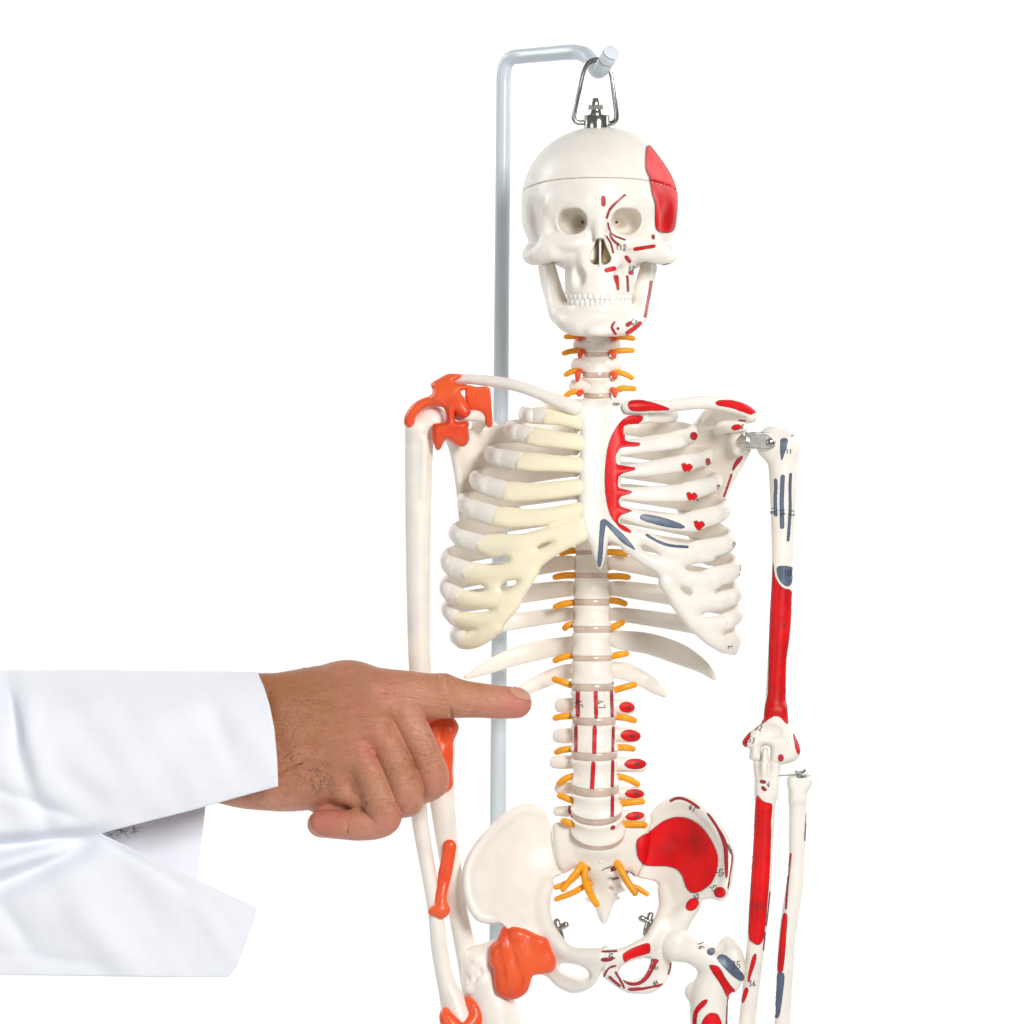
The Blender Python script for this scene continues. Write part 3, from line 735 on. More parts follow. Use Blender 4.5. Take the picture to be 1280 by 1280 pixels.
cart(g, [(752, 615, 10), (778, 617, 8.5), (805, 618, 10), (854, 616, 11.2), (872, 612, 10)])
cart(g, [(752, 632, 10), (778, 641, 9), (805, 648, 10), (830, 652, 10.5), (860, 654, 12), (878, 650, 11)])
for P in ([(862, 691, 9.8), (835, 688, 9.8), (808, 673, 7.5), (788, 665, 6.5)], [(880, 725, 10), (852, 722, 10), (832, 708, 9.5), (808, 701, 7), (784, 684, 6.5)], [(897, 752, 9.8), (868, 757, 9.8), (848, 748, 9.4), (832, 728, 9)], [(901, 779, 9.4), (874, 782, 9.6), (858, 768, 9.2), (846, 752, 9)], [(905, 806, 10), (886, 796, 9.4), (868, 779, 9.2)]):
    g.chain([(x, y, float(FC(x, y))-.5, r) for x, y, r in P], k=5, n=5)
cartR = g.mesh('costal_cartilage', 'bone', skel)
g = Grid((706, 485, 30), (792, 722, 100), 1.4)
ster = [(720, 506), (735, 499), (750, 502), (766, 499), (782, 507), (784, 522), (779, 536), (783, 552), (776, 568), (777, 585), (776, 602), (778, 618), (776, 636), (775, 652), (767, 668), (760, 678), (758, 691), (754, 706), (750, 712), (745, 705), (740, 691), (735, 678), (727, 662), (723, 640), (724, 624), (723, 610), (724, 596), (723, 582), (725, 568), (724, 552), (725, 538), (718, 520)]
g.plate(ster, lambda x, y: FC(x, y)+.2-1.5*np.exp(-((x-750)/12)**2), 8.2, 9, smooth=3)
stern = g.mesh('sternum', 'bone', skel)

# ---------------------------------------------------------------- clavicles
cl1 = sweep('clavicle', [(571, 474, 2, 6.5, 7), (590, 474, 10, 6.5, 7.5), (621, 477.5, 26, 7.2, 8), (645, 482, 40, 7.2, 8), (668, 489.5, 54, 7.4, 8), (690, 498.5, 64, 8, 8), (709, 506, 70, 9.3, 9), (719, 510, 71, 9.5, 9)], 'bone', skel, ref=(0, 0, 1), n=5)
cl2 = sweep('clavicle', [(786, 508, 71, 8.8, 8.5), (800, 508, 69, 9, 8.5), (822, 508, 60, 8, 8), (848, 506, 44, 7.8, 8), (875, 503, 26, 8.4, 8), (900, 504, 10, 9.4, 9), (922, 509.5, 0, 9.2, 9), (938, 517, -6, 7, 7)], 'bone', skel, ref=(0, 0, 1), n=5)

# ---------------------------------------------------------------- scapulae
c3 = crop(490, 440, 4.571); c4 = crop(740, 440, 4.571); cz = crop(480, 460, 8.); cw = crop(860, 480, 8.)
g = Grid((556, 495, -112), (690, 712, 34), 1.6)
FSL = tps([(565, 545, -20), (580, 545, -30), (615, 535, -60), (660, 530, -95), (572, 600, -44), (600, 640, -80), (650, 600, -104), (610, 700, -90), (640, 690, -100), (580, 650, -60)])
g.plate([(566, 540), (590, 536), (615, 533), (650, 526), (672, 524), (680, 545), (665, 600), (640, 655), (612, 684), (602, 684), (590, 665), (578, 630), (572, 593), (568, 560)], FSL, 4, 4, smooth=3)
g.chain([(580, 668, -68, 5), (574, 600, -46, 5.5), (569, 562, -28, 8), (566, 545, -18, 12)], k=5)
g.chain([(655, 548, -100, 5), (625, 540, -86, 6), (599, 517, -54, 7), (570, 488, -20, 8), (550, 481, -8, 7)], k=6)   # spine and acromion
g.chain([(598, 530, -35, 9), (602, 522, -10, 8.5), (593, 519, 6, 8), (574, 520, 14, 6.5), (571, 517, 14, 5)], k=5)     # coracoid
sc1 = g.mesh('scapula', 'bone', skel)
g = Grid((808, 488, -112), (962, 712, 34), 1.6)
FSR = tps([(935, 540, -20), (915, 545, -30), (880, 535, -58), (840, 528, -92), (915, 600, -44), (890, 640, -78), (840, 600, -104), (880, 700, -90), (850, 690, -100), (903, 640, -60)])
g.plate([(938, 560), (925, 530), (900, 532), (878, 534), (850, 527), (828, 523), (818, 545), (832, 600), (855, 660), (880, 705), (893, 700), (896, 660), (903, 627), (917, 593), (932, 570)], FSR, 4, 4, smooth=3)
g.chain([(890, 680, -82, 4.5), (904, 622, -60, 4.5), (919, 590, -44, 5), (930, 566, -28, 7), (925, 550, -18, 14)], k=5)
g.chain([(925, 538, -12, 10), (927, 552, -12, 12), (923, 562, -14, 8)], k=4)
g.ell((936, 549, -8), (6, 15, 13), 3, 's')
g.chain([(846, 546, -98, 4.5), (868, 535, -82, 5), (890, 512, -52, 6), (918, 508, -22, 7), (936, 518, -8, 8), (940, 522, -6, 6)], k=6)
g.plate([(875, 534), (890, 512), (915, 508), (940, 516), (944, 524), (928, 531), (905, 529)], tps([(870, 534, -62), (890, 512, -50), (940, 520, -6), (905, 528, -34), (915, 508, -24), (880, 540, -62)]), 4, 4, k=4)
g.chain([(898, 538, -36, 7), (906, 534, -12, 8), (918, 533, 4, 7.5), (930, 534, 8, 5.5)], k=5)
sc2 = g.mesh('scapula', 'bone', skel)

# ---------------------------------------------------------------- humerus with red cap ligaments (left in the picture)
g = Grid((498, 490, -52), (580, 1000, 34), 1.6)
g.chain([(524, 552, -8, 18), (523, 600, -8, 17), (522.5, 700, -8, 15.3), (523.5, 800, -8, 14), (526, 860, -8, 14), (530, 900, -8, 16), (536, 925, -8, 18)], n=5)
g.ell((539, 526, -8), (21.5, 20, 21), 6); g.ell((522, 536, -4), (16.5, 17, 18), 7)
g.chain([(531, 552, 8, 3), (530, 580, 8.5, 3), (529, 620, 6, 2)], k=8)
g.chain([(526, 925, -10, 14), (545, 935, -8, 15), (556, 925, -8, 12)], k=8)
hum1 = g.mesh('humerus', 'bone', skel)
g = Grid((530, 880, -45), (600, 1290, 34), 1.6)
g.chain([(556, 935, -10, 13), (552, 985, -4, 16), (556, 1030, -2, 14.5), (563, 1078, -4, 13.2), (572, 1137, -8, 12.2), (581, 1182, -12, 12.8), (590, 1235, -16, 13), (598, 1285, -18, 14)])
uln1 = g.mesh('ulna', 'bone', skel)
g = Grid((498, 940, -30), (606, 1290, 44), 1.6)
g.chain([(520, 960, 4, 13), (524, 1019, 8, 10.5), (533, 1075, 9, 9.5), (544, 1137, 9, 9.5), (549, 1185, 8, 10.2), (557, 1227, 6, 11), (566, 1252, 4, 16), (574, 1280, 3, 21)])
rad1 = g.mesh('radius', 'bone', skel)

# ---------------------------------------------------------------- orange ligaments of the shoulder
def slab(name, poly, F, T, R, mats='lig', parent=skel, smooth=3, h=1.2, holes=(), z=(-60, 60), **kw):
    P = np.array(poly)[:, :2]; lo = P.min(0)-4; hi = P.max(0)+4
    G = Grid((lo[0], lo[1], z[0]), (hi[0], hi[1], z[1]), h)
    G.plate(poly, F, T, R, smooth=smooth, holes=holes, grow=.8)
    return G.mesh(name, mats, parent, **kw)
def crown(base, cx, cy, r, amp):  # bulging field
    return lambda x, y: base+amp*np.sqrt(np.clip(1-((x-cx)/r)**2-((y-cy)/r)**2, 0, 1))
g = Grid((498, 460, -40), (622, 566, 48), 1.2)
g.chain([tuple(cz([p])[0]) for p in [(252, 540, 8, 7), (264, 480, 10, 6.8), (322, 400, 11, 6.5), (420, 342, 12, 6.2), (540, 330, 11, 6.8), (620, 330, 6, 7)]], k=0, zs=1.6)
FA = tps([(505, 520, 6), (545, 478, 10), (575, 472, 12), (572, 482, 16), (590, 500, 24), (585, 520, 28), (560, 510, 22), (545, 545, 20), (570, 545, 20), (585, 550, 10), (560, 495, 19)])
g.plate(cz([(478, 160), (560, 110), (650, 66), (770, 74), (730, 100), (690, 130), (715, 155), (770, 168), (830, 175), (828, 205), (760, 225), (780, 290), (850, 400), (852, 460), (800, 492), (745, 470), (712, 425), (698, 440), (700, 520), (720, 540), (780, 545), (840, 545), (832, 620), (845, 700), (820, 760), (780, 778), (730, 768), (680, 735), (612, 708), (560, 800), (530, 812), (505, 750), (488, 690), (492, 575), (560, 560), (625, 545), (632, 480), (622, 430), (590, 385), (520, 352), (480, 300), (495, 220)]), lambda x, y: FA(x, y)+.8*np.sin(x*.2+y*.1)*np.sin(y*.13-x*.08), 9.5, 8, k=5, smooth=3, grow=1.3)
capl = g.mesh('joint_capsule', 'lig', skel)
slab('shoulder_ligament', cz([(825, 185), (930, 195), (1040, 195), (1062, 260), (1072, 400), (1080, 560), (1050, 590), (1020, 560), (1000, 480), (960, 430), (900, 425), (850, 405), (822, 340)]), tps([(585, 485, 14), (612, 485, 20), (612, 530, -10), (600, 510, 8), (585, 510, 12)]), 5, 5)
# elbow and forearm ligaments
c2h = crop(480, 820, 6.4); c7 = crop(480, 900, 3.368)
slab('elbow_ligament', [(528, 905), (545, 898), (563, 896), (572, 905), (572, 914), (566, 928), (566, 945), (565, 965), (566, 980), (561, 988), (548, 992), (536, 990), (520, 970), (515, 930)], lambda x, y: -2+20*np.sqrt(np.clip(1-((x-548)/32)**2, 0, 1))+1.6*np.sin(x*.3)*np.cos(y*.12), 9, 9)
g = Grid((528, 1045, -20), (580, 1158, 44), 1.2)
g.chain([tuple(c7([p])[0]) for p in [(276, 532, 12, 8.8), (268, 590, 12, 8.4), (256, 650, 13, 8.6), (250, 690, 14, 7.4), (240, 745, 18, 7.2), (242, 800, 18, 8.4)]], zs=.7)
g.chain([tuple(c7([p])[0]) for p in [(206, 805, 19, 6.2), (230, 803, 20, 7.5), (250, 800, 18, 8)]], k=4)
g.ell((551, 1136, 18), (8, 13, 7), 3)
g.mesh('forearm_ligament', 'lig', skel)
g = Grid((544, 1225, -40), (612, 1290, 50), 1.2)
g.chain([tuple(c7([p])[0]) for p in [(258, 1225, 20, 5), (262, 1250, 24, 9), (290, 1300, 24, 14)]], k=0)
g.chain([(575, 1247, 2, 3.5), (588, 1256, 8, 8), (594, 1272, 10, 11), (580, 1290, 16, 13)], k=3)
g.mesh('wrist_ligament', 'lig', skel)
# ---------------------------------------------------------------- sacrum
c3b = crop(560, 980, 4.265); c4b = crop(760, 980, 4.268); c5d = crop(690, 1000, 8.); c6z = crop(740, 1150, 9.85); c5b = crop(900, 860, 5.82); c2b = crop(640, 820, 5.818)
g = Grid((684, 1010, -125), (820, 1162, 6), 1.4)
FS = tps([(748, 1062, -34), (748, 1085, -42), (749, 1110, -66), (755, 1150, -92), (700, 1045, -44), (800, 1045, -44), (692, 1075, -46), (806, 1075, -46), (715, 1028, -42), (785, 1030, -42), (722, 1085, -48), (776, 1085, -48), (705, 1095, -54), (795, 1095, -54)])
g.plate(c5d([(10, 245), (60, 220), (150, 232), (400, 300), (740, 230), (860, 200), (940, 240), (972, 310), (955, 430), (920, 620), (880, 765), (820, 765), (770, 720), (750, 770), (700, 830), (740, 900), (650, 945), (682, 975), (672, 1000), (635, 1010), (610, 1060), (590, 1130), (560, 1200), (517, 1240), (475, 1200), (445, 1120), (420, 1040), (350, 1015), (332, 985), (380, 940), (370, 850), (300, 760), (230, 690), (170, 715), (100, 735), (45, 640), (15, 470), (5, 340)]), FS, 9, 8, smooth=3)
g.ell((748, 1060, -42), (30, 16, 24), 8)
for x in (733, 764):
    for y, r in ((1086, 4.5), (1099, 4), (1111, 3.2)): g.ell((x, y, float(FS(x, y))+9), (r, r*.9, 5), 2.5, 's')
g.ell((750.5, 1077, float(FS(750, 1077))+9.5), (2.4, 2.4, 3), 1)
sac = g.mesh('sacrum', 'bone', skel)
def nrv(P, r=4.2): sweep('nerve_root', [tuple(c5d([p[:2]])[0])+(p[2], r*(1 if i < len(P)-1 else .85)) for i, p in enumerate(P)], 'nerve', skel, ref=(0, 0, 1), n=5, seg=14)
nrv([(300, 640, -34), (270, 690, -28), (190, 790, -24), (110, 895, -22)])
nrv([(300, 690, -40), (240, 760, -36), (150, 830, -36), (40, 872, -34)], 4)
nrv([(330, 660, -36), (325, 740, -32), (340, 840, -32), (390, 950, -36), (445, 1045, -38)], 4.6)
nrv([(380, 840, -50), (310, 870, -42), (200, 930, -40), (45, 990, -38)], 3.9)
nrv([(650, 630, -34), (690, 700, -30), (750, 810, -28), (830, 930, -26)], 4.8)
nrv([(740, 800, -33), (800, 860, -34), (870, 890, -34), (950, 940, -34)], 3.7)

# ---------------------------------------------------------------- hip bones
FL = tps([(690, 1030, -50), (697, 1090, -40), (640, 1010, -32), (600, 1050, 4), (584, 1100, 26), (595, 1142, 36), (615, 1150, 34), (640, 1075, -30), (655, 1115, -16), (640, 1145, 12), (670, 1160, 14), (692, 1175, 20), (715, 1188, 34), (752, 1192, 46), (755, 1210, 42), (700, 1235, 2), (735, 1225, 24), (685, 1215, 2), (683, 1130, -14)])
g = Grid((572, 1000, -72), (764, 1250, 66), 1.5)
g.plate(c3b([(548, 215), (530, 185), (500, 152), (440, 124), (365, 135), (300, 180), (225, 245), (150, 330), (105, 415), (92, 490), (98, 580), (125, 670), (170, 722), (230, 732), (290, 752), (330, 800), (400, 900), (470, 1000), (530, 1030), (580, 1080), (645, 1112), (700, 1112), (770, 1080), (815, 1010), (835, 960), (835, 905), (815, 888), (720, 888), (650, 885), (600, 855), (560, 800), (530, 735), (522, 650), (532, 565), (562, 505), (608, 478), (582, 440), (562, 350)]), FL, lambda x, y: 5.5+4*np.clip((y-1140)/30, 0, 1), 5, smooth=3,
        holes=[c3b([(598, 962), (640, 956), (715, 975), (748, 1005), (745, 1032), (700, 1032), (640, 1010), (605, 985)])], hk=3)
Lc = [c3b([p])[0] for p in [(500, 160), (440, 134), (365, 146), (300, 192), (230, 255), (160, 340), (115, 425), (102, 495), (108, 580), (135, 660), (175, 708), (230, 722)]]
g.chain([(x, y, float(FL(x, y))+1, 6) for x, y in Lc], k=7)
Lb = [c3b([p])[0] for p in [(530, 540), (506, 620), (515, 720), (560, 810), (640, 895), (750, 915), (815, 918)]]
g.chain([(x, y, float(FL(x, y))+3, r) for (x, y), r in zip(Lb, (8, 9, 9, 9, 7.5, 8, 9))], k=8)
g.ell((652, 1172, -2), (28, 26, 22), 8)
hipL = g.mesh('hip_bone', 'bone', skel)
FR = tps([(811, 1035, -50), (802, 1090, -40), (850, 1000, -30), (895, 1040, 4), (914, 1080, 26), (908, 1115, 36), (895, 1124, 34), (860, 1065, -30), (850, 1100, -14), (868, 1135, 18), (830, 1150, 10), (812, 1172, 20), (790, 1188, 34), (760, 1192, 46), (757, 1210, 42), (815, 1232, 0), (780, 1235, 20), (832, 1215, -14), (822, 1120, -20)])
g = Grid((748, 990, -72), (922, 1252, 66), 1.5)
poly = c4b([(212, 240), (225, 200), (250, 150), (290, 110), (340, 84), (400, 76), (460, 92), (520, 140), (580, 205), (628, 285), (662, 372), (658, 430), (652, 500), (634, 560), (628, 595), (592, 612), (530, 614), (490, 628), (465, 655), (432, 688), (425, 720), (400, 790), (380, 860)])+c6z([(960, 420), (985, 520), (965, 660), (905, 770), (810, 865), (680, 910), (500, 905), (370, 868), (250, 790), (145, 705), (130, 620), (120, 520), (115, 385), (200, 378), (300, 370), (400, 345), (560, 262), (700, 195)])+c4b([(215, 800), (252, 730), (288, 665), (292, 600), (275, 548), (240, 516), (162, 497), (176, 450), (195, 400), (205, 330)])
holeR = c6z([(350, 600), (330, 670), (375, 728), (500, 742), (600, 700), (680, 600), (725, 500), (690, 478), (600, 470), (500, 478), (405, 525)])
g.plate(poly, FR, lambda x, y: 5.5+3.5*np.clip((y-1140)/30, 0, 1), 5, smooth=3, holes=[holeR], hk=3)
Lc = [c4b([p])[0] for p in [(250, 165), (290, 122), (340, 96), (400, 88), (455, 104), (512, 152), (570, 215), (615, 290), (648, 372), (645, 430), (640, 500), (620, 565), (600, 598)]]
g.chain([(x, y, float(FR(x, y))+1, 5.5) for x, y in Lc], k=7)
Lb = [c4b([p])[0] for p in [(290, 560), (305, 640), (282, 740), (225, 830), (150, 885), (70, 912), (0, 912)]]
g.chain([(x-0, y+2, float(FR(x, y))+2, r) for (x, y), r in zip(Lb, (6, 8, 9, 8, 8, 8, 8))], k=8)
g.chain([(868, 1132, 14, 8), (852, 1150, 10, 12), (838, 1168, 4, 17), (828, 1185, 0, 12)], k=9)
hipR = g.mesh('hip_bone', 'bone', skel)
sweep('pubic_symphysis', [(756.5, 1186, 44, 4.2, 8), (757, 1198, 45, 4, 8.5), (757, 1211, 42, 4, 7)], 'bone', skel, n=3)
hipcap = slab('hip_ligament', c3b([(300, 752), (350, 762), (410, 775), (480, 808), (545, 832), (562, 890), (578, 940), (558, 995), (500, 1012), (450, 1022), (428, 1090), (395, 1128), (345, 1147), (295, 1138), (262, 1110), (245, 1060), (246, 990), (226, 960), (225, 870), (262, 830)]),
     lambda x, y: 10+20*np.sqrt(np.clip(1-((x-655)/46)**2-((y-1198)/62)**2, 0, 1))+1.8*np.exp(-((x-634-(y-1200)*.2)/5)**2)-2*np.exp(-((x-645-(y-1200)*.3)/6)**2)+1.5*np.exp(-((x-668+(y-1200)*.3)/6)**2)+1.5*np.sin(x*.18+y*.05)*np.sin(y*.09), 9, 9, z=(-30, 66))
# wing screws behind the hips
for (x, y, d, s) in ((692, 1160, 8, 1), (817, 1152, 8, -1)):
    mb = MB()
    mb.sweep([(x-s*4, y+2, d-14, 6), (x+s*3, y+2, d-4, 6), (x+s*6, y+2, d, 4.5)], n=3, seg=16)
    mb.sweep([(x+s*4, y-8, d-1, 4.2), (x+s*6, y-1, d+1, 3.8), (x+s*9, y+10, d+1, 4), (x+s*11, y+16, d, 2.6)], n=3, seg=12)
    mb.sweep([(x-s*4, y+6, d, 3.8), (x+s*5, y+1, d+1, 3.8), (x+s*15, y-4, d+2, 4.2)], n=3, seg=12)
    if s < 0: mb.sweep([(x+1, y+3, d+2, 5.2), (x-4, y+11, d+2, 5), (x-5, y+17, d+1, 3.6)], n=3, seg=12)
    mb.build('hip_screw', 'steel', skel)

# ---------------------------------------------------------------- thigh bones
g = Grid((564, 1172, -40), (668, 1290, 30), 1.5)
g.ell((598, 1215, -6), (21.5, 32, 22), 0, rot=[('z', -12)]); g.chain([(600, 1200, -6, 18), (630, 1190, -2, 20), (655, 1180, 0, 22)], k=10)
g.chain([(606, 1235, -6, 24), (618, 1262, -6, 28), (626, 1300, -6, 31)], k=14)
for a in ((590, 1215, 12, 5), (600, 1228, 14, 5), (586, 1235, 12, 5), (605, 1210, 13, 4), (595, 1200, 13, 4)): g.ell(a[:3], (a[3], a[3]*1.3, 4), 5)
for a in ((594, 1222, 18, 3), (584, 1224, 15, 3), (600, 1216, 18, 3)): g.ell(a[:3], (a[3], a[3]*1.5, 4), 4, 's')
femL = g.mesh('femur', 'bone', skel)
g = Grid((822, 1148, -44), (944, 1290, 44), 1.5)
g.ell((845, 1180, 10), (21, 22, 22), 0)
g.chain([(848, 1180, 10, 17), (868, 1190, 8, 16.5), (890, 1202, 4, 18)], k=8)
g.ell((916, 1202, 0), (15, 28, 20), 10, rot=[('z', -14)]); g.ell((907, 1190, -6), (12, 20, 16), 6, rot=[('z', 12)])
g.ell((896, 1182, 14), (11, 10, 10), 6, 's')
g.chain([(900, 1215, 2, 22), (888, 1240, 0, 24), (886, 1265, 0, 23.5), (888, 1300, 0, 23.5)], k=10)
g.chain([(918, 1195, 12, 9), (922, 1215, 14, 9), (915, 1232, 12, 9)], k=8)
g.ell((866, 1240, -4), (10, 12, 10), 6)
femR = g.mesh('femur', 'bone', skel)

# ---------------------------------------------------------------- arm with painted markings
g = Grid((918, 524, -48), (1012, 962, 34), 1.5)
g.chain([(978, 565, -8, 19), (979, 600, -8, 17.6), (978.5, 650, -8, 15), (978, 702, -8, 13.4), (975, 782, -8, 13.2), (970, 860, -8, 12.4), (969, 890, -8, 13.5)], n=5)
g.ell((966, 555, -8), (21, 22.5, 20), 8); g.ell((984, 558, -4), (15, 18, 17), 8)
g.plate(c5b([(345, 120), (328, 200), (290, 262), (222, 312), (172, 370), (162, 408), (190, 434), (216, 442), (210, 500), (226, 528), (280, 536), (302, 520), (300, 445), (318, 422), (352, 424), (366, 450), (362, 530), (384, 555), (450, 560), (540, 532), (580, 488), (588, 450), (558, 370), (518, 300), (492, 210), (482, 120)]), -6, 13, 9, k=6, smooth=3)
g.ell((963, 915, 8), (13, 8, 6), 6, 's')
humR = g.mesh('humerus', 'bone', skel)
g = Grid((908, 926, -40), (990, 1290, 34), 1.5)
g.plate(c5b([(306, 445), (318, 428), (338, 428), (350, 445), (354, 480), (356, 526), (400, 528), (436, 535), (442, 560), (440, 620), (427, 720), (415, 800), (262, 800), (258, 700), (246, 620), (240, 560), (246, 528), (296, 526), (303, 480)]), lambda x, y: -7+8*np.exp(-((x-957)/6)**2)*np.clip((990-y)/30, 0, 1), 11, 5, smooth=0)
g.chain([(957.5, 985, -6, 13.5), (956, 1020, -6, 12.8), (953, 1075, -6, 12.6), (951, 1109, -6, 12.8), (945, 1179, -6, 11.5), (937, 1250, -6, 10.5), (932, 1295, -6, 10.5)], k=6)
ulnR = g.mesh('ulna', 'bone', skel)
g = Grid((956, 962, -40), (1024, 1290, 34), 1.5)
g.plate([(984, 972), (992, 968), (1008, 968), (1016, 974), (1014, 984), (1008, 992), (1006, 1004), (988, 1004), (987, 992), (984, 984)], -6, 14, 7, smooth=3)
g.chain([(997, 995, -6, 10.5), (997, 1030, -6, 10.8), (995.5, 1080, -6, 9.8), (993, 1110, -6, 10.6), (984.5, 1167, -6, 10.5), (980, 1238, -6, 10), (977, 1295, -6, 9.5)], k=6)
radR = g.mesh('radius', 'bone', skel)
# joint hardware
G2 = Grid((922, 534, -4), (982, 568, 26), .9)
G2.plate([(931, 541), (945, 539.5), (962, 541), (968, 546), (970, 552), (968, 559), (962, 562.5), (945, 561.5), (931, 561)], lambda x, y: 11+.22*np.maximum(x-931, 0)**.75, 1.6, 1.2, smooth=0)
G2.cone((933, 541, 8, 1.6), (933, 561, 8, 1.6), 1); G2.cone((928, 551, 2, 7), (933, 551, 8, 6), 1)
hw = G2.mesh('shoulder_strap', 'steelm', skel)
mb = MB()
mb.sweep([(963, 553, 14, 5.4), (963, 553, 16.5, 5.2), (963, 553, 18, 3.6), (963, 553, 18.6, 1.2)], ref=(0, 1, 0), n=3, seg=20)
for a in (-25, 65):
    c, s_ = math.cos(math.radians(a)), math.sin(math.radians(a)); mb.sweep([(963-3*c, 553-3*s_, 18.4, .7), (963+3*c, 553+3*s_, 18.4, .7)], n=2, seg=6)
mb.build('screw', 'steel', hw)
sweep('joint_screw', [(928, 546, 0, 3.5), (928, 556, 0, 3.5)], 'steelm', skel, n=3)
ew = sweep('elbow_wire', [(974, 969.5, 2, .8), (985, 969, 4, .9), (1000, 967.5, 6, 1), (1012, 969.5, 4, .9)], 'steelm', skel, n=4, seg=8)
mb = MB(); mb.sweep([(1001, 971, 2, 6.5), (1001, 967, 3, 6.2), (1001, 966.5, 3, 3.5), (1001, 964, 3, 3.5)], n=2, seg=16, cap=(False, False)); mb.sweep([(995, 964.5, 9, 1.6), (1007, 970, 9, 1.6)], n=2, seg=8); mb.sweep([(1006, 963, 9, 1.6), (999, 970, 9, 1.6)], n=2, seg=8)
mb.build('screw', 'steel', skel)

# ================================================================== painted muscle areas and numbers
SK = [skull, cap]
c1s = crop(620, 40, 4.923); c2s = crop(630, 220, 5.333)
mark(SK, c1s([(925, 710), (945, 705), (990, 760), (1040, 830), (1080, 900), (1105, 970), (1112, 1030), (1108, 1110), (1085, 1222), (990, 1224), (975, 1140), (975, 1060), (955, 990), (940, 900), (920, 850), (918, 770)]), jump=90, sp=1.4, off=1.6)
line([skull], c2s([(662, 145), (663, 168), (664, 190)]), 5.5, 'redd')
line([skull], c2s([(806, 127), (750, 175), (705, 225), (684, 280)]), 3.1, 'redd')
line([skull], c2s([(692, 312), (700, 350), (730, 395), (808, 427)]), 2.2, 'redd')
line([skull], c2s([(704, 385), (725, 425), (765, 458)]), 3.1, 'redd')
line([skull], c2s([(683, 400), (712, 450), (728, 510)]), 2.4, 'redd')
line([skull], c2s([(873, 487), (930, 478), (998, 468)]), 4.6)
dot([skull], *c2s([(994, 407)])[0], 2.2, 3.4, mat='redd')
line([skull], c2s([(814, 540), (836, 568)]), 5.0, 'redd')
line([skull], c2s([(682, 628), (732, 616)]), 6.0, 'red')
mark([skull], c2s([(730, 668), (760, 662), (765, 700), (768, 755), (752, 758), (744, 720)]), 'red')
line([skull], c2s([(820, 668), (826, 765)]), 3.1, 'redd')
mark([skull], c2s([(832, 630), (858, 634), (858, 658), (830, 654)]), 'redd')
line([skull, mand], c2s([(1030, 608), (1096, 590)]), 3.6, 'redd')
line([mand], c2s([(980, 705), (965, 800), (940, 935)]), 3.6, 'redd')
line([mand], c2s([(822, 1046), (860, 1020), (905, 982)]), 5.5, 'red')
line([mand], c2s([(822, 992), (842, 980)]), 5.0, 'redd')
line([mand], c2s([(736, 975), (718, 1010), (744, 1052)]), 3.1, 'redd', None)
dot([mand], *c2s([(759, 1016)])[0], 1.9, mat='redd')
num(skull, '112', 776, 309, 7, 0); num(skull, '12', 789, 335, 6, 10); num(mand, '12', 791.5, 402, 6.5, 40)
# sternum and ribs
FRN = [stern, cartR]
mark(FRN, c4([(240, 362), (285, 365), (290, 385), (262, 410), (215, 430), (190, 465), (190, 505), (225, 515), (275, 520), (265, 540), (205, 542), (165, 550), (140, 580), (135, 615), (148, 645), (245, 660), (235, 680), (185, 690), (152, 712), (148, 745), (155, 778), (228, 795), (215, 812), (170, 822), (152, 850), (165, 885), (232, 908), (170, 930), (148, 955), (150, 985), (115, 955), (90, 890), (75, 800), (72, 700), (80, 600), (95, 520), (125, 450), (160, 400), (200, 368)]), sp=1.8, parent=stern, smooth=2, jump=14)
mark([cartR, stern], c4([(138, 975), (165, 985), (215, 1015), (225, 1035), (195, 1028), (160, 1010)]), 'red')
num(stern, '8', 770, 505.5, 8, 90)
BL = dict(mat='blue', edge='edgeb')
mark([stern], c4([(50, 962), (75, 955), (82, 970), (68, 1060), (58, 1180), (45, 1230), (32, 1200), (38, 1100), (44, 1000)]), 'blue', 'edgeb')
mark([stern, cartR], c4([(75, 955), (90, 965), (150, 1015), (210, 1075), (248, 1130), (225, 1120), (170, 1085), (110, 1020), (80, 985)]), 'blue', 'edgeb', parent=stern)
mark([cartR], c4([(275, 935), (310, 928), (400, 945), (480, 970), (530, 998), (505, 1008), (420, 998), (330, 975), (278, 955)]), 'blue', 'edgeb')
line([cartR], c4([(312, 1046), (370, 1080), (440, 1105), (545, 1115)]), 3.4, 'blue', 'edgeb')
R_ = lambda i: [cartR, RIBS[(1, i)]]
dot(R_(1), *c4([(580, 480)])[0], 4.6, 5.2); dot(R_(2), *c4([(662, 627)])[0], 3, 4.8, -10, mat='redd'); dot(R_(3), *c4([(725, 778)])[0], 2.2, 5, -10, mat='redd')
dot(R_(4), *c4([(784, 960)])[0], 2.2, 4.8, mat='redd'); dot(R_(5), *c4([(812, 1105)])[0], 1.6, 5, mat='redd'); dot(R_(6), *c4([(849, 1232)])[0], 1.4, 4.4, mat='redd')
for i, (x, y) in ((2, (542, 660)), (3, (570, 826)), (4, (612, 988))):
    mark(R_(i), c4([(x-32, y-18), (x-14, y-26), (x-2, y-16), (x+16, y-24), (x+32, y-2), (x+18, y+16), (x-2, y+32), (x-22, y+14)]), 'red', smooth=3)
line(R_(4), c4([(636, 1046), (700, 1042), (768, 1028)]), 2.2, 'redd'); line(R_(5), c4([(724, 1196), (780, 1180)]), 2, 'redd')
num(RIBS[(1, 4)], '7', 903, 659, 7, 5); num(RIBS[(1, 4)], '4', 872, 625, 3, 0); num(RIBS[(1, 5)], '7', 914.5, 690, 5, 0); num(RIBS[(1, 6)], '1', 924, 719, 4, 0)
num([cartR, RIBS[(1, 9)]], '7', 912, 808, 4.5, 80); num(R_(9), '1', 910, 809, 4, 0)
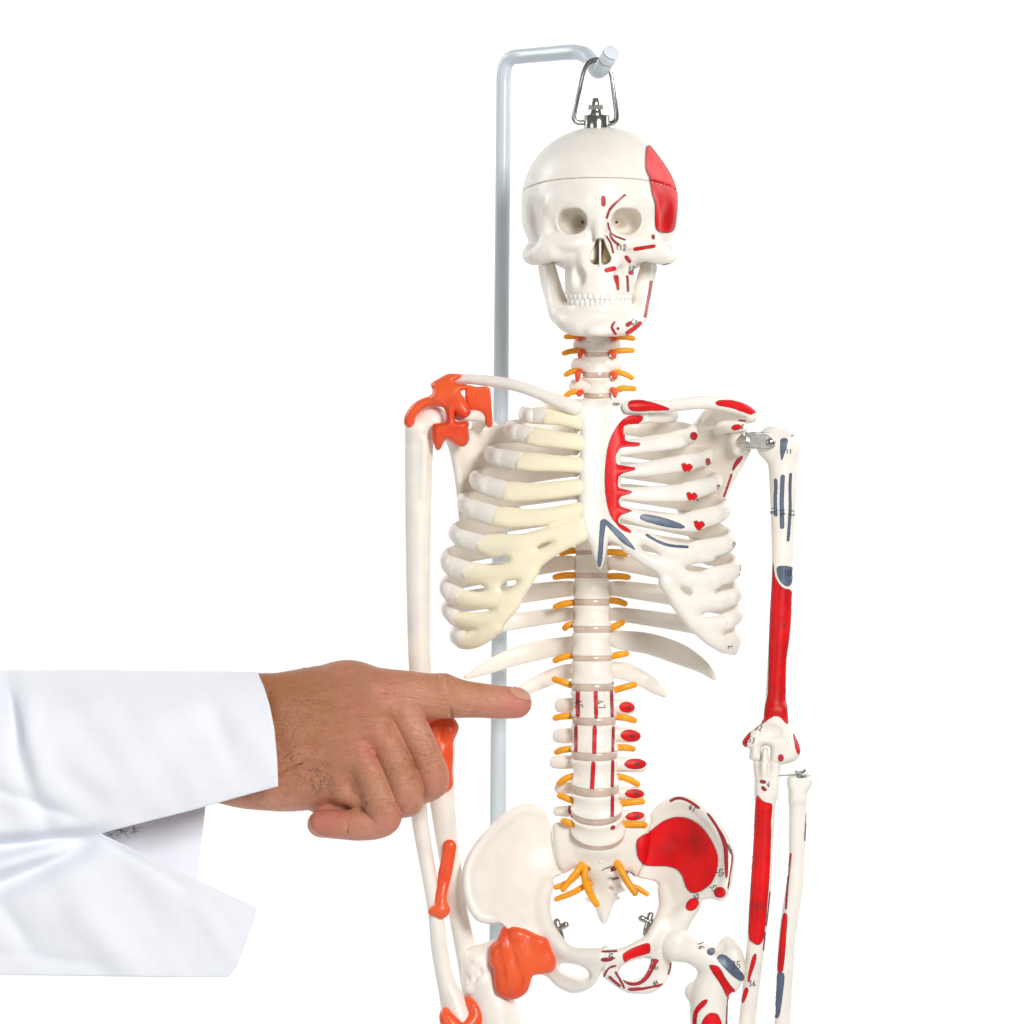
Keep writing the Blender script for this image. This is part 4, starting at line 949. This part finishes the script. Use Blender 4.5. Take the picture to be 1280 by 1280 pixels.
# collar bones and shoulder blade
mark([cl2], c4([(205, 300), (220, 280), (270, 275), (330, 285), (400, 305), (440, 322), (430, 332), (340, 335), (250, 338), (215, 328)]))
mark([cl2], c4([(705, 290), (725, 276), (790, 275), (860, 292), (915, 318), (935, 350), (915, 360), (860, 342), (790, 318), (720, 305)]))
dot([sc2], *c4([(826, 430)])[0], 6.6, 3.6, -8); line([sc2], c4([(840, 392), (876, 393)]), 2.6, 'redd')
mark([sc2], c4([(828, 610), (862, 595), (850, 625), (825, 655), (806, 680), (804, 660)]), 'redd'); line([sc2], c4([(798, 700), (775, 765), (750, 835)]), 2.6, 'redd')
num(sc2, '5', 928, 533.5, 5, 20)
# humerus
mark([humR], cw([(925, 560), (945, 545), (985, 545), (998, 570), (985, 640), (960, 710), (938, 765), (924, 700), (922, 620)]), 'blue', 'edgeb')
line([humR], cw([(877, 960), (880, 1050), (874, 1150), (880, 1310)]), 4.2, 'blue', 'edgeb')
line([humR], cw([(948, 925), (942, 1050), (938, 1200), (942, 1430)]), 5.2, 'blue', 'edgeb')
line([humR], cw([(1025, 900), (1018, 1050), (1020, 1250), (1000, 1560)]), 3.6, 'blue', 'edgeb')
num(humR, '11', 986, 564, 6); num(humR, '18', 965, 638, 8, 90); num(humR, '19', 977.5, 640, 7, 90); num(humR, '12', 989, 641, 7, 90); num(humR, '5', 991.5, 543, 6, 40)
c8 = crop(900, 500, 3.368); c6a = crop(740, 640, 4.923)
mark([humR], c6a([(1140, 340), (1180, 330), (1238, 345), (1240, 380), (1226, 440), (1200, 458), (1165, 435), (1142, 390)]), 'blue', 'edgeb')
mark([humR], c6a([(1114, 315), (1122, 355), (1130, 400), (1155, 445), (1185, 470), (1228, 490), (1226, 600), (1215, 760), (1195, 900), (1190, 1050), (1196, 1180)])+c5b([(495, 245), (490, 262), (470, 250), (440, 215), (400, 205), (360, 225), (310, 262), (305, 255), (322, 190), (336, 100), (350, 20)])+c6a([(1090, 800), (1098, 600), (1108, 450)]), 'red', smooth=3, jump=14)
num(humR, '10', 984, 716, 7); num(humR, '13', 977, 782, 7)
mark([humR], c5b([(222, 318), (205, 335), (172, 375), (163, 405), (188, 430), (198, 420), (200, 395), (222, 350)]), 'red')
mark([humR], c5b([(530, 338), (542, 335), (560, 375), (580, 440), (578, 475), (565, 480), (548, 440), (540, 390)]), 'red')
dot([humR], *c5b([(442, 508)])[0], 3.8, 4.6, mat='redd')
num(humR, '52', 948.5, 909.5, 7, 15); num(humR, '53', 939.5, 925, 6.5, 15)
for i, (x0, y0, x1, y1) in enumerate(((495, 140, 497, 165), (503, 240, 515, 262), (525, 285, 533, 310))): line([humR], c5b([(x0, y0), (x1, y1)]), 1.2, 'ink', None)
# ulna
line([ulnR], c5b([(303, 680), (325, 685)]), 4.6, 'redd'); line([ulnR], c5b([(312, 725), (328, 740)]), 4.4, 'redd'); num(ulnR, '4', 960.5, 980.5, 7, 15)
mark([ulnR], c5b([(265, 795), (290, 800), (320, 825), (370, 840), (380, 860), (368, 1000)])+c4b([(870, 250), (860, 500), (838, 760), (825, 835), (800, 860), (775, 848), (752, 820), (752, 700), (765, 500), (778, 250)]), 'red', smooth=3)
num(ulnR, '45', 948.5, 1133, 7)
mark([ulnR], c4b([(775, 912), (792, 908), (788, 950), (768, 1010), (752, 1060), (745, 1040), (758, 970)])); mark([ulnR], c4b([(735, 1085), (750, 1095), (742, 1130), (722, 1170), (715, 1150), (724, 1110)]))
line([ulnR], c4b([(863, 575), (855, 660), (843, 755)]), 1.7, 'redd'); line([ulnR], c4b([(838, 792), (834, 830), (828, 885)]), 1.8, 'redd')
num(ulnR, '36', 940, 1229, 7)
line([radR], c4b([(976, 372), (962, 500), (950, 665)]), 2.4, 'redd')
mark([radR], c4b([(934, 700), (956, 702), (952, 800), (935, 990), (905, 992), (915, 850)]), 'red')
mark([radR], c4b([(905, 1012), (940, 1015), (935, 1100), (915, 1235), (890, 1242), (888, 1200), (900, 1100)]), 'blue', 'edgeb')
line([radR], c4b([(1085, 30), (1068, 90), (1058, 180), (1050, 300)]), 2.2, 'blue', 'edgeb', jump=20)
num(radR, '1', 986, 1099, 9, 10)
# spine
V = lambda i: [vert[i]]
def vline(i, x0, y0, x1, y1, w=3.6, m='red'): line(V(i), c2b([(x0, y0), ((x0+x1)/2, (y0+y1)/2), (x1, y1)]), w, m)
vline(16, 480, 262, 480, 432, 5, 'redd'); vline(16, 608, 268, 612, 440, 5); vline(16, 722, 262, 728, 435, 4, 'redd')
vline(17, 466, 515, 465, 690, 4.2, 'redd'); vline(17, 602, 522, 598, 698, 5.4); vline(17, 735, 520, 732, 692, 3.6, 'redd')
vline(18, 592, 782, 582, 965, 5.4); vline(18, 732, 768, 728, 945, 4, 'redd'); vline(19, 730, 1025, 728, 1178, 4.2, 'redd')
num(vert[16], '45', 723.5, 880.5, 9, 80); num(vert[16], '47', 750.5, 881, 9, 80)
dot(V(20), *c2b([(732, 1248)])[0], 3.2, 2.6, -40, mat='redd'); dot(V(15), *c2b([(733, 200)])[0], 1.4, 1.8, mat='redd')
for i, (x, y, rx, ry, r) in zip((16, 17, 18, 19, 20), ((783.5, 884, 9.6, 6.6, 5), (788, 919.5, 12.6, 7.2, 5), (794, 955, 13.8, 6.4, 0), (793, 992, 12, 5.6, 2), (793.5, 1020, 12, 5, -6))):
    dot(V(i), x, y, rx, ry, r); num(vert[i], '48', x+2, y, 5, 5)
line([vert[19], vert[20]], [(712.5, 1008), (712, 1014), (716, 1021)], 3.5, 'redd')
line([sac], c5d([(590, 690), (650, 655)]), 2.4, 'redd'); line([sac], c5d([(590, 710), (645, 690)]), 2.4, 'redd'); line([sac], c5d([(610, 790), (660, 778)]), 2.6, 'redd')
mark([sac], c5d([(735, 700), (790, 725), (830, 750), (810, 795), (775, 780), (750, 740)]), 'redd')
line([sac], c5d([(500, 705), (530, 685), (575, 672)]), .9, 'ink', None)
# hip bone markings
mark([sac, hipR], c4b([(150, 310), (178, 275), (220, 255), (260, 222), (310, 190), (370, 174), (440, 185), (505, 230), (555, 300), (588, 380), (585, 460), (555, 530), (505, 570), (455, 583), (422, 555), (398, 490), (365, 455), (310, 440), (240, 440), (190, 430), (158, 385)]), parent=hipR, sp=1.4, jump=40, off=1.6)
line([hipR], c4b([(335, 90), (370, 76), (410, 82), (450, 102), (485, 128)]), 3.2, 'redd')
mark([hipR], c4b([(528, 160), (545, 165), (590, 230), (625, 290), (640, 350), (640, 480), (628, 500), (622, 420), (615, 330), (580, 240)]), 'redd', smooth=3)
line([hipR], c4b([(655, 350), (662, 400), (648, 500), (640, 555)]), 1.8, 'redd')
mark([hipR], c4b([(635, 320), (645, 325), (658, 360), (655, 375), (642, 350)]), 'blue', 'edgeb')
dot([hipR], *c4b([(597, 578)])[0], 7.4, 6.8); dot([hipR], *c4b([(450, 642)])[0], 9.5, 6.6, -45)
num(hipR, '41', 866, 1010, 7.5, 25); num(hipR, '50', 901, 1091, 7.5, 60); num(hipR, '51', 892.5, 1111, 7, 75); num(hipR, '52', 871, 1121, 5.5, -20); num(hipR, '8', 880, 1074, 6)
mark([hipR], c6z([(378, 430), (400, 400), (500, 345), (600, 305), (680, 285), (715, 310), (715, 390), (680, 415), (560, 450), (460, 485), (405, 520), (382, 480)]))
line([hipR, hipL], c6z([(128, 390), (220, 388), (305, 384)]), 2.4, 'redd'); mark([hipR, hipL], c6z([(108, 480), (150, 464), (285, 460), (270, 480), (220, 508), (125, 510)]), 'redd')
line([hipR, hipL], c6z([(290, 562), (235, 575), (190, 610), (150, 690)]), 2.6, 'redd'); line([hipR, hipL], c6z([(215, 700), (270, 750), (340, 810)]), 3.4, 'redd')
line([hipR], c6z([(290, 645), (340, 730), (395, 830)]), 2.8, 'redd')
mark([hipR], c6z([(735, 480), (820, 490), (790, 550), (750, 620), (700, 710), (620, 780), (520, 808), (430, 790), (370, 735), (440, 762), (530, 768), (610, 730), (680, 640), (720, 550)]), 'redd')
mark([hipR], c6z([(438, 845), (480, 832), (600, 828), (720, 812), (870, 778), (830, 820), (740, 835), (620, 862), (500, 870), (450, 865)]), 'redd')
line([hipR], c6z([(965, 530), (958, 600), (938, 665)]), 2.2, 'redd'); line([hipR], c6z([(375, 865), (430, 890), (510, 902)]), 1.2, 'redd')
num(hipR, '52', 763.5, 1194, 4.5, 95); num(hipR, '51', 820, 1209.5, 4.5, 10); num(hipR, '64', 819, 1228, 5, -15)
# femur markings
mark([femR], c4b([(540, 970), (560, 965), (595, 978), (625, 1030), (660, 1080), (678, 1105), (645, 1140), (628, 1125), (600, 1070), (560, 1010)]))
mark([femR], c4b([(580, 930), (600, 910), (630, 915), (665, 945), (700, 990), (725, 1020), (722, 1045), (700, 1048), (660, 1020), (610, 970)]), 'blue', 'edgeb')
dot([femR], *c4b([(549, 895)])[0], 5, 4.6, mat='blue', edge='edgeb', off=1.3, sp=1.5); num(femR, '16', 876, 1182, 7.5, 75); num(femR, '35', 920, 1206, 9)
line([femR], c4b([(640, 1140), (634, 1200), (630, 1290)]), 1.8, 'redd')
mark([femR], c4b([(510, 1152), (532, 1152), (520, 1180), (480, 1225), (472, 1300), (455, 1300), (455, 1230), (475, 1185)])); mark([femR], c4b([(500, 1300), (515, 1245), (550, 1220), (590, 1235), (600, 1300)]))
# ================================================================== pointing hand in a white sleeve
g = Grid((-40, 824, -16), (672, 1060, 138), 1.4)
# fingers first, kept apart by shallow valleys
g.chain([(470, 868, 78, 33), (500, 868.5, 80, 31), (528, 870, 78, 29.2), (552, 870.5, 76, 27.8), (576, 873.5, 73, 24), (600, 875.5, 71, 21.8), (622, 877.5, 69, 21), (645, 878.5, 66, 19.5)], k=0, n=5)
g.chain([(484, 866, 84, 26), (502, 885, 92, 22), (520, 918, 96, 20), (534, 950, 97, 20), (541, 971, 91, 20.5), (538, 982, 78, 19), (515, 990, 52, 17), (480, 985, 34, 15)], k=2, n=4)
g.chain([(470, 903, 88, 26), (486, 935, 99, 21), (500, 965, 105, 20), (509, 993, 101, 20.5), (507, 1003, 86, 19), (482, 1005, 60, 17), (455, 998, 44, 15)], k=2, n=4)
g.chain([(446, 940, 86, 26), (462, 968, 98, 21), (474, 1000, 101, 21), (481, 1020, 94, 21.5), (470, 1028, 88, 21), (448, 1031, 86, 20), (430, 1031, 84, 18.5), (414, 1030, 80, 18), (401, 1030, 77, 16.8)], k=2, n=4)
# thumb folded behind the palm
g.chain([(380, 900, 34, 24), (430, 905, 14, 21), (470, 912, 8, 18), (505, 918, 10, 16)], k=5)
palm = [(330, 860), (345, 845), (380, 835), (415, 830), (440, 829), (475, 838), (495, 850), (496, 880), (478, 912), (462, 942), (452, 970), (444, 992), (436, 1006), (420, 1006), (390, 1012), (355, 1011), (335, 995)]
FP = tps([(300, 850, 58), (300, 1000, 58), (350, 925, 64), (440, 850, 64), (470, 900, 76), (440, 960, 76), (420, 1000, 60), (500, 870, 76), (380, 1005, 54), (400, 840, 58)])
g.plate(palm, FP, 38, 42, k=9, smooth=3)
g.chain([(-60, 930, 60, 72), (150, 928, 60, 68), (250, 925, 60, 72), (290, 926, 60, 80), (318, 927, 60, 85), (350, 928, 60, 86)], k=6, n=3, zs=.55)
g.ell((450, 985, 84), (16, 22, 20), 9); g.ell((508, 880, 88), (10, 12, 14), 8)
# tendons, knuckles, veins
for P in ([(350, 880, 92, 7), (410, 868, 99, 6), (465, 862, 103, 9)], [(355, 900, 95, 6), (420, 895, 103, 6), (478, 884, 108, 10)], [(360, 920, 95, 6), (420, 922, 105, 6), (470, 915, 110, 10)], [(360, 945, 92, 6), (410, 950, 103, 6), (450, 945, 108, 11)]):
    g.chain(P, k=16)
for P in ([(350, 865, 92, 2.2), (385, 872, 97.5, 2.4), (430, 880, 103, 2.2), (455, 900, 107, 2)], [(385, 872, 97.5, 2.2), (410, 905, 102.5, 2.2), (440, 925, 107, 2)], [(345, 940, 92, 2), (385, 925, 99, 2.2), (410, 905, 102.5, 2)]): g.chain(P, k=7)
g.ell((436, 840, 66), (26, 12, 20), 14)
g.ell((426, 1010, 50), (36, 16, 24), 8); g.ell((430, 993, 84), (14, 12, 16), 8); g.ell((448, 1000, 88), (14, 9, 12), 8)
g.ell((556, 862, 84), (12, 18, 20), 10)
# creases
def crease(P, k=2.2): g.chain([p if len(p) == 4 else (*p, 1.6) for p in P], k=k, op='s', n=3)
crease([(562, 884, 98, .8), (564, 892, 90, 1.8), (563, 900, 76, 2.4)]); crease([(556, 843, 84, .8), (559, 852, 99, .8), (559, 862, 105.5, .5)], 3); crease([(547, 844, 88, .6), (546, 854, 101.5, .6)], 3)
crease([(498, 985, 124, .8), (508, 981, 124.5, 1.4), (518, 974, 121, 1), (524, 968, 118, .6)], 2)
crease([(436, 1012, 104, 1.6), (433, 1022, 105, 1.0), (434, 1036, 102.5, 1.0), (437, 1046, 92, 1)], 2.5)
crease([(420, 1001, 100, 3), (417, 1006, 92, 3.4), (425, 1009, 92, 4.4), (440, 1011, 100, 3.4), (452, 1008, 109, 2), (462, 1000, 114, 1)], 2.5)
for (x, y, d, n_, dx, dy, ln) in ((512, 958, 126, 4, 1.5, 5.5, 8), (536, 950, 117, 3, 1.5, 5.5, 7), (560, 862, 104, 0, 5, .5, 8)):
    for q in range(n_):
        cx_, cy_ = x+dx*q, y+dy*q-6; crease([(cx_-ln, cy_+2, d-4, .5), (cx_, cy_, d, .9), (cx_+ln, cy_-3, d-5, .5)], 2.5)
crease([(443, 1018, 107, .8), (455, 1030, 110, 1), (468, 1038, 107, .8)], 3)
crease([(341, 972, 98, .8), (360, 962, 101.5, 1.1), (385, 950, 105, .8)], 3); crease([(337, 948, 98, .6), (365, 948, 102, .9), (380, 942, 105, .6)], 3)
# fingernail bed
nb = dict(rot=[('x', 38), ('z', 8)])
v, f = nets(g.F, g.lo, g.h)
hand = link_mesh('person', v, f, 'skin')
hand['label'] = 'bare right hand and forearm in a white coat sleeve, index finger pointing at the spine'; hand['category'] = 'person'
fl = np.zeros(len(v))
for (x, y, r, a) in ((462, 938, 20, .55), (648, 884, 22, .8), (620, 890, 16, .35), (402, 1030, 20, .8), (425, 1020, 16, .5), (490, 1036, 15, .6), (505, 1015, 12, .4), (546, 975, 14, .35), (480, 865, 14, .35), (440, 880, 16, .25), (470, 925, 14, .4)):
    fl = np.maximum(fl, a*np.exp(-((v[:, 0]-x)**2+(v[:, 1]-y)**2)/(2*(r*.75)**2)))
at = hand.data.attributes.new('flush', 'FLOAT', 'POINT'); at.data.foreach_set('value', np.clip(fl*.8, 0, .95).astype(np.float32))
ta = np.clip(1-(v[:, 0]-330)/190, 0, 1)**.8*np.clip(1.25-(v[:, 1]-835)/190, .25, 1)  # painted shade deepening towards the wrist top, over skin that pales at the fingers
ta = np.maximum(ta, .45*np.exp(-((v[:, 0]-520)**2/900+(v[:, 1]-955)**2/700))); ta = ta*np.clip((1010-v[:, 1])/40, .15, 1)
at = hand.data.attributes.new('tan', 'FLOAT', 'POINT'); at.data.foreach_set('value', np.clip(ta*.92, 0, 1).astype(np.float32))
# nails
Fn = tps([(636, 868, 83), (651, 861, 78), (662, 868, 76), (651, 872, 84), (645, 876, 86)])
mark([hand], [(637, 861), (645, 859), (654, 860.5), (661, 865), (664.5, 871), (662, 875), (656, 875), (648, 872.5), (641, 868.5), (637.5, 864.5)], 'nail', None, name='fingernail', sp=1.5, off=1.0, jit=0, jump=30)
mark([hand], [(388, 1019), (384, 1026), (385, 1034), (390, 1041), (398, 1045), (404, 1044), (397, 1040), (391, 1034), (389, 1027)], 'nail', None, name='fingernail', sp=1.5, off=.8, jit=0, jump=30)
# body hair
HV, HF = [], []; hn = 0
hosts = [hand]
def hairs(n, x0, x1, y0, y1, ang, ln, spread=25, w=.32):
    global hn
    for _ in range(n):
        x = random.gauss((x0+x1)/2, (x1-x0)/3.5); y = random.gauss((y0+y1)/2, (y1-y0)/3.5)
        a = math.radians(random.gauss(ang, spread)); L_ = ln*random.uniform(.5, 1.2); cv = random.uniform(-.05, .05)
        pts = []
        for t in np.linspace(0, 1, 5):
            b, d = ray(hosts, x, y)
            if b is None: break
            nrm = b[1] if b[1].dot(d) < 0 else -b[1]
            pts.append(b[0]+nrm*(.25+t*random.uniform(.5, 1.2))*S); x += math.cos(a)*L_/4; y += math.sin(a)*L_/4; a += cv*L_/4*2
        if len(pts) < 3: continue
        for i, p in enumerate(pts):
            ww = w*(1-.8*i/(len(pts)-1))*S
            t = (pts[min(i+1, len(pts)-1)]-pts[max(i-1, 0)]).normalized(); u = t.cross(Vector((0, 1, 0))).normalized(); q = t.cross(u)
            for c in (u*ww, -u*ww*.5+q*ww*.87, -u*ww*.5-q*ww*.87): HV.append(tuple(p+c))
        for i in range(len(pts)-1):
            for j in range(3): HF.append((hn+i*3+j, hn+i*3+(j+1) % 3, hn+i*3+3+(j+1) % 3, hn+i*3+3+j))
        hn += 3*len(pts)
hairs(45, 342, 375, 905, 960, -50, 14, w=.14); hairs(55, 375, 420, 950, 990, 65, 12, 40, w=.14); hairs(32, 498, 528, 938, 975, 60, 8, 50, w=.14); hairs(14, 525, 545, 910, 935, 75, 7, 30, w=.13)
hairs(40, 345, 420, 850, 900, -20, 11, 30, .11); hairs(14, 475, 500, 995, 1012, 50, 7, 40, .15); hairs(60, 345, 420, 920, 1000, 20, 10, 60, .11)
for _ in range(60):  # along the upper edge of the wrist, standing off the silhouette
    x = random.uniform(318, 400) if random.random() < .8 else random.uniform(400, 500); b = None; y = 826
    while b is None and y < 850: y += .8; b, d = ray(hosts, x, y)
    if b is None: continue
    p = b[0]; dirv = Vector((random.uniform(.4, 1.2), -.3, random.uniform(.5, 1.3))).normalized(); L_ = random.uniform(3, 7)*S; pts = [p, p+dirv*L_*.5, p+dirv*L_+Vector((L_*.35, 0, -L_*.1))]
    for i, q in enumerate(pts):
        ww = .17*S*(1-.4*i)
        for c in (Vector((ww, 0, 0)), Vector((-ww*.5, ww*.87, 0)), Vector((-ww*.5, -ww*.87, 0))): HV.append(tuple(q+c))
    for i in range(2):
        for j in range(3): HF.append((hn+i*3+j, hn+i*3+(j+1) % 3, hn+i*3+3+(j+1) % 3, hn+i*3+3+j))
    hn += 9
for _ in range(46):  # curls at the slit of the sleeve
    x = random.uniform(132, 172); y = 1036+(172-x)*.02+random.uniform(-2, 10)*(1-(x-132)/60); a = random.uniform(0, 6.28); cv = random.uniform(-.5, .5); r = 2.2
    pts = []
    for t in range(7): pts.append(Vector(W([(x, y, 60+random.uniform(-2, 2))])[0])); x += math.cos(a)*r; y += math.sin(a)*r*.7; a += cv
    for i, q in enumerate(pts):
        ww = .3*S*(1-.1*i)
        for c in (Vector((ww, 0, 0)), Vector((-ww*.5, 0, ww*.87)), Vector((-ww*.5, 0, -ww*.87))): HV.append(tuple(q+c))
    for i in range(6):
        for j in range(3): HF.append((hn+i*3+j, hn+i*3+(j+1) % 3, hn+i*3+3+(j+1) % 3, hn+i*3+3+j))
    hn += 21
link_mesh('body_hair', np.array(HV), HF, 'hair', hand, world=True, kind='stuff')

# ---------------------------------------------------------------- sleeve
def FSl(x, y):
    x = np.asarray(x, float); y = np.asarray(y, float)
    ycen = 935+x*0; u = np.clip((ycen-y)/(ycen-837), -3, .995)
    up = np.where(u > 0, 28+100*(1-np.clip(u, 0, 1)**2.4)**.5, 128-.0022*(y-935)**2)
    lo_ = 108-.0*(y-1040)
    w = 1/(1+np.exp(-(y-1050+(x*.0))/12))
    d = up*(1-w)+lo_*w
    def fold(x0, y0, x1, y1, wd, amp, ln=1.):
        ex, ey = x1-x0, y1-y0; L_ = math.hypot(ex, ey); t = ((x-x0)*ex+(y-y0)*ey)/L_; s_ = ((x-x0)*-ey+(y-y0)*ex)/L_
        return 1.8*amp*np.exp(-(s_/(wd*1.05))**2)*(1/(1+np.exp(-(t)/10)))*(1/(1+np.exp((t-L_)/10)))
    d = d+fold(-40, 1062, 118, 1043, 12, -13)+fold(-40, 1042, 118, 1033, 14, 5)
    d = d+fold(-40, 1125, 110, 1055, 16, -13)+fold(-20, 1090, 105, 1050, 10, 6)
    d = d+fold(10, 850, 22, 925, 10, -9)+fold(28, 850, 50, 1010, 16, 4)+fold(-10, 1120, 40, 1190, 14, -5)
    d = d+fold(90, 1140, 190, 1225, 22, 5)+fold(60, 870, 150, 960, 30, -3.5)+fold(200, 950, 280, 900, 22, -3)+fold(20, 930, 60, 1040, 14, -6)
    d = d+fold(120, 1060, 200, 1170, 24, -3)+fold(240, 1120, 300, 1210, 14, 3)
    d = d+fold(250, 845, 300, 985, 13, -1.2)+fold(150, 1010, 60, 960, 14, -1.8)+fold(-20, 1190, 120, 1205, 9, -2.2)+fold(130, 1048, 230, 1110, 8, -2)+fold(-20, 980, 100, 1025, 9, -3)
    d = d+1.6*np.sin(x*.05+y*.021)*np.sin(y*.043-x*.012)+.7*np.sin(x*.11-y*.07)
    return d
g = Grid((-60, 830, 10), (354, 1228, 142), 1.5)
g.plate([(-70, 838.5), (60, 837), (200, 838), (322, 839.5), (330, 858), (337, 880), (343, 910), (346.5, 945), (348, 983), (300, 996), (240, 1013), (180, 1028), (126, 1042), (150, 1053), (200, 1078), (260, 1107), (321, 1135), (317, 1152), (304, 1185), (296, 1208), (286, 1221), (200, 1221.5), (100, 1220), (-70, 1218)], FSl, 2.6, 1.6, smooth=0)
sl = g.mesh('coat_sleeve', 'cloth', hand)
g = Grid((-60, 830, -20), (354, 1228, 60), 1.6)
g.plate([(-70, 840), (330, 841), (322, 870), (258, 1000), (254, 1040), (247, 1104), (160, 1120), (-70, 1130)], lambda x, y: 14+.03*(x-100)+2*np.sin(x*.06+y*.03)+18*np.clip((856-y)/16, 0, 1)**2, 2.4, 1.6, smooth=0)
g.mesh('sleeve_lining', 'cloth', hand)

# ================================================================== backdrop, light, camera
mb_v = []; mb_f = []
R = 1.2; nx = 24
prof = [(-6.0, -1.9)]+[(2.0+1.0*math.sin(a), -1.9+1.0-1.0*math.cos(a)) for a in np.linspace(0, math.pi/2, 14)]+[(3.0, 4.5)]
for y, z in prof: mb_v += [(-5.5, y, z), (5.5, y, z)]
for i in range(len(prof)-1): mb_f.append((2*i, 2*i+1, 2*i+3, 2*i+2))
M['paper'] = plastic('white_paper_backdrop', (.92, .92, .92), .9, .0, 0, 10, spec=.1)
bd = link_mesh('backdrop', np.array(mb_v), mb_f, 'paper', world=True); bd['kind'] = 'structure'

world = bpy.data.worlds.new('World'); SC.world = world; world.use_nodes = True
nt = world.node_tree; bg = nt.nodes['Background']
tc = nt.nodes.new('ShaderNodeTexCoord'); sp = nt.nodes.new('ShaderNodeSeparateXYZ'); nt.links.new(tc.outputs['Generated'], sp.inputs[0])
rp = nt.nodes.new('ShaderNodeMapRange'); rp.inputs[1].default_value = -.6; rp.inputs[2].default_value = .9; rp.inputs[3].default_value = .55; rp.inputs[4].default_value = .8
nt.links.new(sp.outputs['Z'], rp.inputs[0])
cb = nt.nodes.new('ShaderNodeCombineColor')
for i in range(3): nt.links.new(rp.outputs[0], cb.inputs[i])
nt.links.new(cb.outputs[0], bg.inputs['Color']); bg.inputs['Strength'].default_value = WORLD_S
def area(name, loc, tgt, size, power, col=(1, 1, 1), sy=None):
    l = bpy.data.lights.new(name, 'AREA'); l.energy = power; l.size = size; l.color = col
    if sy: l.shape = 'RECTANGLE'; l.size_y = sy
    o = bpy.data.objects.new(name, l); COL.objects.link(o); o.location = loc
    o.rotation_euler = (Vector(tgt)-Vector(loc)).to_track_quat('-Z', 'Y').to_euler()
    return o
area('backdrop_lamp', (-2.6, 1.2, 1.6), (-.3, 3, .2), 1.0, BACK_P, sy=2.0)
area('backdrop_lamp', (2.6, 1.2, 1.6), (.3, 3, .2), 1.0, BACK_P, sy=2.0)
area("key_softbox", (.95, -2.3, .8), (0, 0, 0), .6, KEY_P, (1, .985, .96), sy=.8)
area("fill_softbox", (-1.7, -1.9, .1), (0, 0, -.05), 1.0, FILL_P, (.96, .98, 1), sy=1.2)
cam = bpy.data.cameras.new('camera'); co = bpy.data.objects.new('camera', cam); COL.objects.link(co)
co.location = CAM; co.rotation_euler = (math.pi/2, 0, 0)
cam.sensor_width = 36; cam.lens = 36*D/1280; cam.clip_end = 50; cam.clip_start = .05
SC.camera = co
SC.view_settings.view_transform = 'Standard'; SC.view_settings.look = 'None'; SC.view_settings.gamma = 1; SC.view_settings.exposure = .1
SC.render.film_transparent = False
SC.cycles.max_bounces = 8; SC.cycles.diffuse_bounces = 6
print('OBJECTS', len(bpy.data.objects), 'VERTS', sum(len(m.vertices) for m in bpy.data.meshes))
